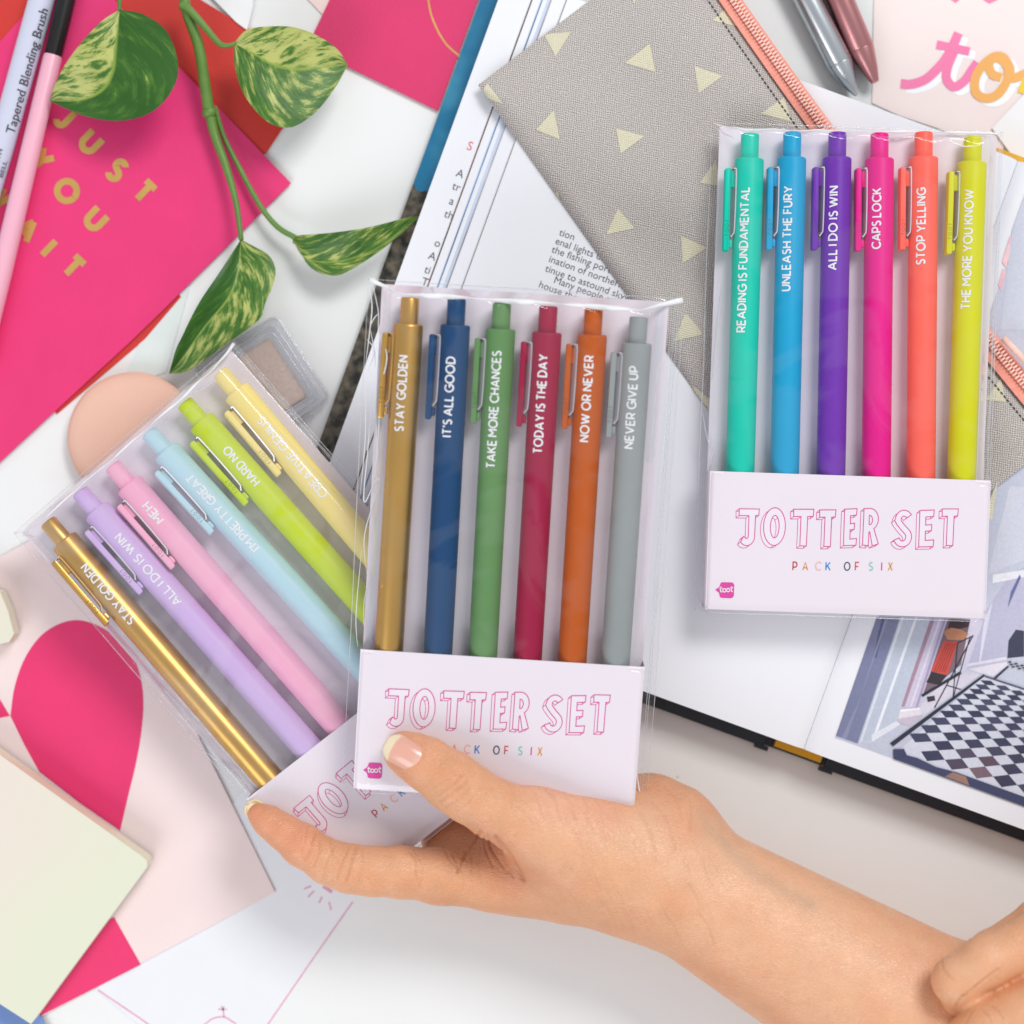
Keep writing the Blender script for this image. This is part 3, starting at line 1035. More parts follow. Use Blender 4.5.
shade([(585, 425), (745, 395), (752, 432), (690, 478), (582, 445)], (218, 214, 226), Q)
shade([(655, 240), (690, 170), (640, 420), (632, 425)], (216, 214, 230), Q)
shade([(765, 130), (800, 60), (806, 70), (752, 195)], (96, 104, 150), Q)
shade([(420, 560), (452, 555), (455, 575), (424, 582)], (50, 48, 60), Q)
nxt()
for k in range(5):
    shade([(500 + k * 9, 340), (504 + k * 9, 340), (452 + k * 11, 458), (447 + k * 11, 457)], (160, 54, 50), Q)
shade([(300, 652), (402, 632), (402, 640), (345, 680), (300, 662)], (190, 178, 196), Q)
shade([(312, 612), (394, 604), (394, 612), (312, 622)], (232, 228, 238), Q)
shade([(585, 436), (748, 408), (750, 416), (585, 446)], (190, 186, 206), Q)
for a, b, w in [((610, 308), (452, 605), 5), ((546, 338), (528, 560), 4), ((598, 312), (528, 565), 4), ((560, 460), (400, 556), 12), ((500, 512), (560, 530), 4),
                ((545, 340), (608, 312), 4)]:
    dx, dy = b[0] - a[0], b[1] - a[1]
    l = math.hypot(dx, dy); nx, ny = -dy / l * w / 2, dx / l * w / 2
    shade([(a[0] + nx, a[1] + ny), (b[0] + nx, b[1] + ny), (b[0] - nx, b[1] - ny), (a[0] - nx, a[1] - ny)], (44, 40, 54), Q)
nxt()
# floor: light stone then dark tiles through a homography
src = [(0, 0), (5, -5), (2, 2), (6, -2)]
dst = [(205, 620), (550, 338), (545, 738), (770, 478)]
A_, b_ = [], []
for (x, y), (X, Y) in zip(src, dst):
    A_.append([x, y, 1, 0, 0, 0, -X * x, -X * y]); b_.append(X)
    A_.append([0, 0, 0, x, y, 1, -Y * x, -Y * y]); b_.append(Y)
H_ = np.linalg.solve(np.array(A_, float), np.array(b_, float))


def hom(i, j):
    w = H_[6] * i + H_[7] * j + 1
    x, y = (H_[0] * i + H_[1] * j + H_[2]) / w, (H_[3] * i + H_[4] * j + H_[5]) / w
    return (880 + x / 7.11, 660 + y / 7.11)


shade([(110, 660), (735, 110), (1024, 205), (1330, 320), (1330, 1100), (1024, 1010)], (204, 206, 220), QB)
nxt()
for i in range(-2, 22):
    for j in range(-16, 12):
        if (i + j) % 2 or i + j < 0: continue
        q = [hom(i - .5, j - .5), hom(i + .5, j - .5), hom(i + .5, j + .5), hom(i - .5, j + .5)]
        uvq = [to_uv(*p) for p in q]
        if min(v for u, v in uvq) < v0 + 9 or max(u for u, v in uvq) > u1 or max(p[0] for p in q) > 1060: continue
        X, Y = [(p[0] - 880) * 7.11 for p in q], [(p[1] - 660) * 7.11 for p in q]
        if min(Y) < 118 + (min(X) - 735) * .33: continue
        d = random.randint(-8, 10)
        cx_ = sum(X) / 4; cy_ = sum(Y) / 4
        wm = math.exp(-(((cx_ - 690) / 170) ** 2 + ((cy_ - 760) / 110) ** 2))
        shade(q, (56 + d + 60 * wm, 59 + d + 30 * wm, 86 + d + 16 * wm))
nxt()
shade([(68, 590), (735, 100), (745, 112), (92, 612)], (40, 40, 62), QB)
shade([(800, 130), (905, 38), (915, 48), (815, 140)], (52, 52, 78), QB)
shade([(740, 108), (1024, 200), (1330, 310), (1330, 322), (1024, 212), (745, 120)], (70, 70, 100), QB)
for r in range(3):
    for k in range(7):
        x, y = 905 + k * 44 + r * 12, 8 + r * 17 + k * 12
        shade([(x, y), (x + 22, y), (x + 30, y + 10), (x + 8, y + 10)], (36, 36, 54), QB)
# dark border stones along the lower margin
bpts = []
def ruv(u, v): return (BO[0] + u * math.cos(BT) + v * math.sin(BT), BO[1] + u * math.sin(BT) - v * math.cos(BT))
shade([ruv(86, v0), ruv(u1, v0), ruv(u1, v0 + 9), ruv(150, v0 + 9), ruv(128, v0 + 7), ruv(108, v0 + 9), ruv(97, v0 + 8), ruv(92, v0 + 13), ruv(82, v0 + 9)], (60, 64, 98))
shade([ruv(140, v0 + 1), ruv(166, v0 + 1), ruv(160, v0 + 8), ruv(146, v0 + 8)], (150, 116, 104))
mb.build('printed_photo', VCOL, BK, origin=bo)

# ------------------------------------------------------------------ canvas pouch with coral zip
A, Dt, C, B = (478, 85), (677, -66), (1057, 441), (843, 602)


def fabric():
    m = bpy.data.materials.new('woven_grey_canvas'); m.use_nodes = True
    nt = m.node_tree; b = nt.nodes['Principled BSDF']; b.inputs['Roughness'].default_value = .9
    b.inputs['Specular IOR Level'].default_value = .15
    uv = nd(nt, 'ShaderNodeUVMap')
    nz0 = nd(nt, 'ShaderNodeTexNoise'); nz0.inputs['Scale'].default_value = .12; nt.links.new(uv.outputs[0], nz0.inputs['Vector'])
    wob = nd(nt, 'ShaderNodeVectorMath', operation='MULTIPLY_ADD'); wob.inputs[1].default_value = (3.2, 3.2, 0)
    nt.links.new(nz0.outputs['Color'], wob.inputs[0]); nt.links.new(uv.outputs[0], wob.inputs[2])
    sp = nd(nt, 'ShaderNodeSeparateXYZ'); nt.links.new(wob.outputs[0], sp.inputs[0])
    w = 2 * math.pi / 4.5
    def wav(a, b_):
        k1 = nd(nt, 'ShaderNodeMath', operation='MULTIPLY'); k1.inputs[1].default_value = a; nt.links.new(sp.outputs['X'], k1.inputs[0])
        k2 = nd(nt, 'ShaderNodeMath', operation='MULTIPLY_ADD'); k2.inputs[1].default_value = b_; nt.links.new(sp.outputs['Y'], k2.inputs[0]); nt.links.new(k1.outputs[0], k2.inputs[2])
        s = nd(nt, 'ShaderNodeMath', operation='SINE'); nt.links.new(k2.outputs[0], s.inputs[0]); return s
    s1, s2 = wav(2.25, 1.95), wav(2.25, -1.95)
    mu = nd(nt, 'ShaderNodeMath', operation='ADD'); nt.links.new(s1.outputs[0], mu.inputs[0]); nt.links.new(s2.outputs[0], mu.inputs[1])
    nz = nd(nt, 'ShaderNodeTexNoise'); nz.inputs['Scale'].default_value = .55; nz.inputs['Detail'].default_value = 4
    nt.links.new(uv.outputs[0], nz.inputs['Vector'])
    ad = nd(nt, 'ShaderNodeMath', operation='MULTIPLY_ADD'); ad.inputs[1].default_value = 2.0; nt.links.new(nz.outputs['Fac'], ad.inputs[0]); nt.links.new(mu.outputs[0], ad.inputs[2])
    rp = nd(nt, 'ShaderNodeValToRGB')
    mr = nd(nt, 'ShaderNodeMapRange'); mr.inputs['From Min'].default_value = -1.2; mr.inputs['From Max'].default_value = 3.0
    nt.links.new(ad.outputs[0], mr.inputs['Value']); nt.links.new(mr.outputs['Result'], rp.inputs[0])
    rp.color_ramp.elements[0].position = .12; rp.color_ramp.elements[0].color = lin((144, 137, 132))
    rp.color_ramp.elements[1].position = .9; rp.color_ramp.elements[1].color = lin((234, 228, 224))
    e = rp.color_ramp.elements.new(.5); e.color = lin((198, 190, 185))
    nt.links.new(rp.outputs[0], b.inputs['Base Color'])
    bp = nd(nt, 'ShaderNodeBump'); bp.inputs['Strength'].default_value = .5; bp.inputs['Distance'].default_value = .0004
    nt.links.new(ad.outputs[0], bp.inputs['Height']); nt.links.new(bp.outputs['Normal'], b.inputs['Normal'])
    m2 = m.copy(); m2.name = 'pale_yellow_print_on_canvas'
    for n in m2.node_tree.nodes:
        if n.type == 'VALTORGB':
            n.color_ramp.elements[0].color = lin((226, 220, 190)); n.color_ramp.elements[1].color = lin((232, 226, 198)); n.color_ramp.elements[2].color = lin((236, 231, 206))
    return m, m2


CAN, YTRI = fabric()


def pz(a, b):
    e = min(a, 1 - a, b * 1.0, 1 - b * .6)
    rise = 9 * min(1, max(0, e) / .05) ** .5 if e > 0 else 0
    return BZ + .6 + rise + 2.8 * math.sin(6 * a + 5 * b + 1) * min(1, max(e, 0) / .1) + 2.4 * math.sin(11 * a - 14 * b + 2 * math.sin(5 * b)) * min(1, max(e, 0) / .1)


def flat(a, b):
    """a along the short side (0..1 to the zip), b down the long side; the zip side bows in a little"""
    k = 9.5 * 4 * b * (1 - b) * a
    return ((A[0] * (1 - a) + Dt[0] * a) * (1 - b) + (B[0] * (1 - a) + C[0] * a) * b - .8 * k,
            (A[1] * (1 - a) + Dt[1] * a) * (1 - b) + (B[1] * (1 - a) + C[1] * a) * b + .6 * k)


def pp(a, b, dz=0.0):
    x, y = flat(a, b)
    return W(x, y, pz(a, b) + dz)


def pinv(x, y):
    a = b = .5
    for _ in range(30):
        p0, pa, pb = flat(a, b), flat(a + 1e-4, b), flat(a, b + 1e-4)
        ex, ey = x - p0[0], y - p0[1]
        j11, j21 = (pa[0] - p0[0]) / 1e-4, (pa[1] - p0[1]) / 1e-4
        j12, j22 = (pb[0] - p0[0]) / 1e-4, (pb[1] - p0[1]) / 1e-4
        d = j11 * j22 - j12 * j21
        a += (ex * j22 - ey * j12) / d; b += (j11 * ey - j21 * ex) / d
    return a, b


po = W(760, 270, BZ)
PO = thing('zipper_pouch', 'grey canvas pouch with pale yellow triangles and a coral zip', 'pouch', po)
mb = MB()
na, nb = 60, 150
vs = [pp(i / na, j / nb) for j in range(nb + 1) for i in range(na + 1)]
uvs = [(i / na * 250, j / nb * 632) for j in range(nb + 1) for i in range(na + 1)]
w = na + 1
mb.add(vs, [(j * w + i, (j + 1) * w + i, (j + 1) * w + i + 1, j * w + i + 1) for j in range(nb) for i in range(na)], 0, uvs)
# side skirt
ring = [(i / na, 0) for i in range(na)] + [(1, j / nb) for j in range(nb)] + [(1 - i / na, 1) for i in range(na)] + [(0, 1 - j / nb) for j in range(nb)]
rv = [pp(a, b) for a, b in ring]; n = len(rv)
mb.add(rv + [(x, y, BZ + .3) for x, y, z in rv], [(i, (i + 1) % n, n + (i + 1) % n, n + i) for i in range(n)], 0, [(a * 250, b * 632) for a, b in ring] * 2)
# printed triangles (same cloth, second material)
TR = [(zz(300, 0, 2.926, t)) for t in [
    [(713, 100), (793, 93), (748, 165)], [(950, 185), (1024, 127), (1040, 210)], [(527, 280), (548, 243), (597, 305), (555, 316)], [(690, 380), (743, 322), (760, 408)],
    [(925, 376), (1008, 398), (938, 450)], [(727, 580), (755, 560), (768, 638)], [(930, 610), (980, 668), (896, 686)], [(965, -30), (990, -25), (978, 14)]]]
TR += [zz(674, 0, 2.926, t) for t in [[(60, 193), (143, 222), (72, 273)], [(113, 60), (150, 25), (200, 82)], [(253, 333), (322, 285), (345, 357)], [(76, 535), (122, 468), (140, 545)],
                                      [(20, 690), (98, 725), (25, 770)], [(0, 995), (38, 920), (84, 975)]]]
TR += [zz(600, 270, 4.45, [(378, 195), (455, 288), (330, 316)]), [(693, 385), (717, 405), (695, 420)], [(985, 400), (1001, 378), (1006, 402)], [(983, 517), (998, 480), (992, 520)],
       [(900, 470), (925, 480), (905, 500)]]
for t in TR:
    # split finely so the print follows the cloth
    n = 8
    vs, fs, ids, uu = [], [], {}, []
    for i in range(n + 1):
        for j in range(n + 1 - i):
            k = n - i - j
            x = (t[0][0] * i + t[1][0] * j + t[2][0] * k) / n; y = (t[0][1] * i + t[1][1] * j + t[2][1] * k) / n
            a, b = pinv(x, y); a = min(max(a, .002), .998); b = max(b, .002)
            ids[i, j] = len(vs); vs.append(pp(a, b, .45)); uu.append((a * 250, b * 632))
    for i in range(n):
        for j in range(n - i):
            fs.append((ids[i, j], ids[i + 1, j], ids[i, j + 1]))
            if j < n - i - 1: fs.append((ids[i + 1, j], ids[i + 1, j + 1], ids[i, j + 1]))
    up = []
    for f in fs:
        p, q, r = (vs[i] for i in f)
        up.append(f if (q[0] - p[0]) * (r[1] - p[1]) - (q[1] - p[1]) * (r[0] - p[0]) > 0 else f[::-1])
    if len(t) == 4: pass
    mb.add(vs, up, 1, uu)
mb.build('body', [CAN, YTRI], PO, origin=po, smooth=True)
# stitches
mb = MB()
nst = 130
for k in range(nst):
    b0, b1 = k / nst, (k + .62) / nst
    tube(mb, [pp(.955, b0, .6), pp(.955, (b0 + b1) / 2, 1.0), pp(.955, b1, .6)], .75, 6)
mb.build('stitching', mat('charcoal_thread', (62, 60, 64), .8), PO, origin=po)
CORAL = mat('coral_zip_tape', (246, 160, 142), .8, var=.12, vscale=1200, bump=.5, bscale=2500)
CORAL2 = mat('coral_zip_teeth', (255, 206, 192), .5, var=.1, vscale=900)
a0, a1 = Vector((677, -66)), Vector((1057, 441))
def zp(s, t, z):
    """s 0..1 down the zip, t px outward"""
    wdt = .62 + .16 * s
    p = a0 + (a1 - a0) * s + Vector((-.8, .6)) * (9.5 * 4 * s * (1 - s))
    nrm = Vector((.80, -.60))
    q = p + nrm * (t * wdt)
    return W(q.x, q.y, z)
mb = MB()
prof = [(-3, 55), (1, 55.5), (8, 56), (9, 54.5), (10, 56.5), (24, 56.5), (25, 54), (27, 53), (27.5, 49)]
n = 120
vs = [zp(i / n, t, z) for i in range(n + 1) for t, z in prof]
m_ = len(prof)
mb.add(vs, [(i * m_ + j, (i + 1) * m_ + j, (i + 1) * m_ + j + 1, i * m_ + j + 1) for i in range(n) for j in range(m_ - 1)])
mb.build('zip_tape', CORAL, PO, origin=po, smooth=True, angle=40)
mb = MB()
nt_ = 165
for k in range(nt_):
    s = (k + .5) / nt_
    for t0, t1 in ((10.5, 16.0), (17.6, 23.2)):
        s2 = s + (.5 / nt_ if t0 > 15 else 0)
        tube(mb, [zp(s2, t0 - .6, 56.2), zp(s2, t0, 58.6), zp(s2, (t0 + t1) / 2, 59.4), zp(s2, t1, 58.6), zp(s2, t1 + .6, 56.2)], 1.15, 6)
mb.build('zip_teeth', CORAL2, PO, origin=po, smooth=True)
mb = MB()
tube(mb, [W(1003, 338, 63), W(1014, 349, 64), W(1030, 366, 64)], 3.2, 12)
mb.build('zip_pull', CORAL2, PO, origin=po, smooth=True)

# ------------------------------------------------------------------ metal pens and pink lettered card, upper right
SILV = mat('brushed_silver', (200, 206, 210), .28, metal=1, var=.05)
ROSE = mat('rose_gold_metal', (200, 140, 142), .3, metal=1, var=.05)
for nm, lab, p0, p1, m in [('pen', 'silver metal pen with a pointed tip beside the canvas pouch', (782, -50), (856, 95), SILV),
                           ('pen', 'rose gold metal pen with a blunt tip beside the silver pen', (815, -60), (875, 82), ROSE)]:
    tip = 2.0 if m is SILV else 4.2
    r = 13.0
    t, L = lay_rod(nm, lab, 'pen', p0, p1, r + 1.5, None, [])
    L0 = L
    q = MB(); lathe(q, [(0, r), (-L0 + 36, r), (-L0 + 35, r - .5)], 28); q.build('barrel', m, t, smooth=True, angle=50)
    q = MB(); lathe(q, [(-L0 + 34.8, r - .3), (-L0 + 33, r - .4), (-L0 + 14, r * .55 + tip * .3), (-L0, tip), (-L0 - .6, tip * .6)], 28); q.build('tip', m, t, smooth=True, angle=50)

TOO = mat('pale_pink_card', (238, 222, 220), .5, var=.015)
c5, cc = sheet('greeting_card', [(875, -60), (872, 103), (900, 116), (934, 127), (998, 152), (1060, 110), (1060, -60)], .2, 1.3, TOO,
               'pale pink card with big rounded script letters above the bright pen pack', 'greeting card')
z8 = lambda pts: zz(864, 0, 6.4, pts)
OFF = mat('white_print', (244, 246, 250), .5)
TP = mat('bubblegum_print', (240, 120, 170), .5); TO = mat('apricot_print', (238, 172, 88), .5); TY = mat('yellow_print', (236, 200, 40), .5)
mb = MB()
Lp = []
Lp.append((0, spline(z8([(235, 535), (300, 540), (390, 510), (460, 450), (520, 380), (570, 290), (605, 212)]), 40), 9.4))
Lp.append((0, spline(z8([(575, 330), (535, 430), (528, 505), (575, 556), (640, 520), (690, 450), (725, 400)]), 40), 9.0))
Lp.append((0, z8([(465, 285), (675, 330)]), 8.4))
Lp.append((1, [z8([(p, q)])[0] for p, q in spline([(880, 500), (815, 470), (800, 400), (850, 370), (915, 420), (920, 500), (860, 600), (780, 630), (715, 590), (712, 500), (760, 420), (830, 365), (890, 370), (930, 430), (945, 500), (1040, 470)], 90)], 9.0))
Lp.append((2, spline(z8([(1010, 600), (1030, 540), (1070, 480), (1150, 450)]), 20), 9.0))
for k, (mi, pts, w_) in enumerate(Lp):
    P = [W(x, y, 1.5)[:2] for x, y in pts]
    v, f = ribbon(P, w_)
    n = len(P)
    mb.add([(x + 5.5, y - 4, 1.40 + .04 * k + .05 * (i % n) / n) for i, (x, y) in enumerate(v)], f, 3)
    mb.add([(x, y, 1.75 + .1 * k + .09 * (i % n) / n) for i, (x, y) in enumerate(v)], f, mi)
for pts in ([(80, -8), (92, 0), (100, -8)], [(118, -4), (126, 1), (136, -4)]):
    P = [W(864 + x, y, 3)[:2] for x, y in pts]
    v, f = ribbon(P, 4)
    mb.add([(x, y, 1.7) for x, y in v], f, 0)
mb.build('script_lettering', [TP, TO, TY, OFF], c5, origin=cc)
sheet('paper_slip', [(992, 128), (1026, 92), (1075, 60), (1075, 200), (1030, 180)], 2.6, 3.6, PAPER,
      'white sheet overlapping the corner of the pale pink lettered card', 'paper')
# ------------------------------------------------------------------ pens in clear sleeves with a printed pocket card
PW, PH, PY = 268.0, 456.0, 326.5       # card width, height, top of pocket
RB, RN = 13.8, 8.6                     # barrel and push button radius
CARD = mat('lilac_white_card', (234, 224, 233), .5, var=.012, vscale=30, bump=.05, bscale=1500)
POCK = mat('lilac_white_pocket', (238, 228, 236), .5, var=.012, vscale=30, bump=.05, bscale=1500)
FILM = film_mat('clear_sleeve_film', (253, 253, 254), .035, 1.2, patch=.02)
FILM_HAZED = film_mat('painted_haze_sleeve_film', (253, 253, 254), .045, 1.3, haze=.02, patch=.06)  # stronger painted haze patches, standing in for glare on the film
FOLD = film_mat('sleeve_fold_whitened', (250, 250, 252), .06, 1.6, haze=.22)  # white haze painted in to brighten the seams instead of a reflection
GLINT = film_mat('sleeve_crease_painted_glint', (252, 252, 253), .08, 3.0, haze=.85)  # mostly diffuse white, a glint painted into the crease colour
MAGL = mat('magenta_line_print', (222, 60, 150), .55)
LOGO = mat('magenta_logo_print', (226, 62, 164), .5)
WHT = mat('white_print_on_pens', (236, 236, 238), .5)
WFACE = mat('letter_face_print', (240, 231, 239), .5)
PKC = [mat('print_' + n, c, .55) for n, c in [('red', (196, 44, 62)), ('amber', (226, 150, 40)), ('blush', (238, 186, 186)), ('blue', (50, 140, 215)),
                                               ('slate', (50, 70, 92)), ('rust', (214, 84, 84)), ('mint', (130, 205, 190)), ('pink', (224, 60, 150)), ('orange', (232, 160, 50))]]

# block letters of the title, outlines in card units (x right, y up)
def stroke_outline(pts, w):
    v, f = ribbon(pts, w); n = len(pts)
    return v[:n] + v[n:][::-1]


def title_glyph(ch, w):
    h = 34.0
    if ch == 'T':
        c = w * .5 + .6
        return [[(0, h), (w, h + .6), (w - .4, h - 6), (c + 3.3, h - 6.3), (c + 3.1, .2), (c - 3.1, 0), (c - 3.0, h - 6.5), (.2, h - 6.8)]]
    if ch == 'J':
        return [[(0, h), (w, h + .4), (w - .4, h - 5.6), (w - 3.4, h - 5.8), (w - 3.6, 9)] + S(w - 11, 8.6, 7.4, 8.8, 0, -140, 12)[1:] + [(w - 14.2, 8.2)]
                + S(w - 11.2, 9.0, 1.6, 2.6, -130, 0, 6) + [(w - 9.6, h - 6.1), (.2, h - 6.3)]]
    if ch == 'O':
        return [S(w / 2, h / 2, w / 2, h / 2 + .6, 0, 360, 32)[:-1], S(w / 2 + .3, h / 2, w / 2 - 6.2, h / 2 - 6.4, 0, -360, 28)[:-1]]
    if ch == 'E':
        return [[(0, h - .4), (w, h + .6), (w - .3, h - 5.4), (5.8, h - 6.2), (5.9, 20.2), (w - 1.8, 20.8), (w - 2, 15.2), (5.9, 14.6), (6, 5.8), (w + .6, 6.6), (w + .2, .4), (.1, -.4)]]
    if ch == 'R':
        return [[(0, 0), (.2, h)] + [(w * .42, h + .4)] + S(w * .42, h - 9.6, w * .56, 10, 85, -60, 12) + [(w + .4, 1.6), (w - 5.2, -.4), (6.4, 12.6), (5.6, 12.4), (5.4, -.4)],
                [(5.4, h - 6), (5.5, 19.4)] + S(w * .42, h - 10.4, 2.6, 4.4, -80, 80, 8)]
    if ch == 'S':
        c = S(w * .56, h - 9.2, w * .40, 6.6, 35, 190, 12) + [(w * .52, h * .52)] + S(w * .50, 9.2, w * .42, 6.6, 45, -160, 14)
        return [stroke_outline(spline(c, 40), 5.4)]
    return []


TITLE = [('J', 28.7, 19.2), ('O', 52.5, 20.8), ('T', 80.7, 19.2), ('T', 105.5, 15.4), ('E', 129.2, 11.8), ('R', 147.5, 14.5), ('S', 178.3, 14.0), ('E', 201, 13.6), ('T', 222.2, 15.3)]


def title_mesh():
    mb = MB()
    dx, dy = -2.9, -2.4
    for n, (ch, x0, wd) in enumerate(TITLE):
        yb = -PY - 68.6 + .029 * (x0 - 24) + .8 * math.sin(n * 1.7)
        L = [[(x0 + p[0], yb + p[1]) for p in l] for l in title_glyph(ch, wd)]
        Lb = [[(x + dx, y + dy) for x, y in l] for l in L]
        z = ptop
        def put(v, f, mi, dz):
            mb.add([(x, y, z(x, y) + dz) for x, y in v], f, mi)
        # back outline, connectors, then the front face hides what lies behind it
        v, t = tess([Lb[0]]); put(v, t, 1, .10)
        for l in Lb:
            v, f = ribbon(l, .6, True); put(v, f, 0, .16)
        for l, lb in zip(L, Lb):
            m = len(l)
            for i in range(m):
                a, b, c = l[i - 1], l[i], l[(i + 1) % m]
                ang = abs(math.atan2((b[0] - a[0]) * (c[1] - b[1]) - (b[1] - a[1]) * (c[0] - b[0]), (b[0] - a[0]) * (c[0] - b[0]) + (b[1] - a[1]) * (c[1] - b[1])))
                if ang > .6 or (ch == 'O' and i % 16 == 8):
                    v, f = ribbon([b, lb[i]], .6); put(v, f, 0, .2)
        v, t = tess(L); put(v, t, 1, .26)
        for l in L:
            v, f = ribbon(l, .8, True); put(v, f, 0, .34)
    return mb


def sm(t):
    t = max(0.0, min(1.0, t)); return t * t * (3 - 2 * t)


def ptop(x, y):
    """height of the pocket panel above the card"""
    e = min(x, PW - x)
    side = .93 + .07 * sm(e / 4)
    yy = -y - PY
    end = 1 - .06 * sm((yy - 124) / 5)
    return 1.6 + 28.4 * side * end


PEN_GROUP = 'click pens in the clear packs'


def pen(label, loc, m3, s, col, text, tlen, metal=False, roll=0.0, gloss=.42, ttop=54, toff=.8):
    t = thing('click_pen', label, 'pen', loc, m3, PEN_GROUP)
    nm = text.lower().replace(' ', '_').replace("'", '')
    if metal:
        pm = mat('gold_pen_metal', (210, 164, 86), .34, metal=.85, var=.05)
    else:
        pm = mat('pen_rubber_' + nm, col, gloss, var=.025, bump=.03, bscale=3000, spec=.22)
    def fin(mb, name, m, par=t, **k):
        mb.v = [(x * s, y * s, z * s) for x, y, z in mb.v]
        return mb.build(name, m, par, **k)
    mb = MB()
    lathe(mb, [(-24.6, RB * .62), (-24.2, RB - 1.2), (-24.9, RB - .35), (-26.2, RB), (-300, RB), (-390, RB - .2), (-402, RB - 2.0), (-412, 5.0), (-417, 3.0), (-420, 1.6)], 40, axis_z=RB)
    fin(mb, 'barrel', pm, smooth=True, angle=40)
    mb = MB()
    lathe(mb, [(0, RN - 1.3), (-.5, RN - .5), (-1.5, RN), (-25, RN)], 32 if not metal else 24, axis_z=RB)
    fin(mb, 'push_button', pm, smooth=True, angle=40)
    # side clip: plastic bar standing off the barrel, rolled round the barrel axis
    ca, sa = math.cos(math.radians(roll)), math.sin(math.radians(roll))
    def rl(mb):
        mb.v = [(x * ca + (z - RB) * sa, y, RB - x * sa + (z - RB) * ca) for x, y, z in mb.v]
        return mb
    mb = MB()
    rbox(mb, -23.5, -18.0, -113, -34, RB - 5.2, RB + 5.2, 1.6)
    rbox(mb, -18.5, -11.5, -52, -37, RB - 3.8, RB + 2.2, 1.2)
    rbox(mb, -18.6, -14.4, -110, -102, RB - 3.4, RB + 3.4, 2.0)
    clip = fin(rl(mb), 'clip', pm, smooth=True, angle=40)
    mb = MB()
    path = [(-15.6, -35), (-14.4, -34.2), (-13.3, -37), (-13.1, -60), (-13.6, -92), (-14.8, -97), (-17.0, -100)]
    path = spline(path, 30)
    v, f = ribbon(path, 1.1)
    n = len(path)
    vs = [(x - (1.2 if roll else 4.4), y, RB - 1.0) for x, y in v] + [(x, y, RB + 5.5) for x, y in v]
    fs = [tuple(i + 2 * n for i in q) for q in f] + [q[::-1] for q in f]
    for side in (0, n):
        for i in range(n - 1):
            q = (side + i, side + i + 1, side + i + 1 + 2 * n, side + i + 2 * n)
            fs.append(q if side else q[::-1])
    mb.add(vs, fs)
    fin(rl(mb), 'clip_spring', CHROME if not metal else GOLDFOIL, clip)
    mb = MB()
    ls, w_ = text_lines('TOOT', 3.0, gap=.6)
    for l in ls:
        v, f = ribbon(l, .55)
        mb.add([(-20.7 - (b - 1.5), -99 + a, RB + 5.3) for a, b in v], f)
    dk = mat('pen_emboss_' + nm, tuple(int(c * .72) for c in col), .5, var=0)
    fin(rl(mb), 'embossed_lettering', dk, clip)
    # printed words round the barrel
    mb = MB()
    h = 7.6
    ls, w_ = text_lines(text, h, length=tlen - 1.3)
    y0 = -ttop - (tlen - .6)
    for li_, l in enumerate([q for p in ls for q in (split_sharp(p) if len(p) < 9 else [p])]):
        lift = .22 + .04 * (li_ % 3)
        closed = len(l) > 8 and math.dist(l[0], l[-1]) < .01
        l = densify(l, 1.6)
        if closed: l = l[:-1]
        v, f = ribbon(l, 1.55, closed)
        out = []
        for a, b in v:
            ph = -(b - h / 2 + toff) / RB
            out.append(((RB + lift) * math.sin(ph), y0 + a, RB + (RB + lift) * math.cos(ph)))
        mb.add(out, f)
    fin(mb, 'lettering', WHT)
    return t


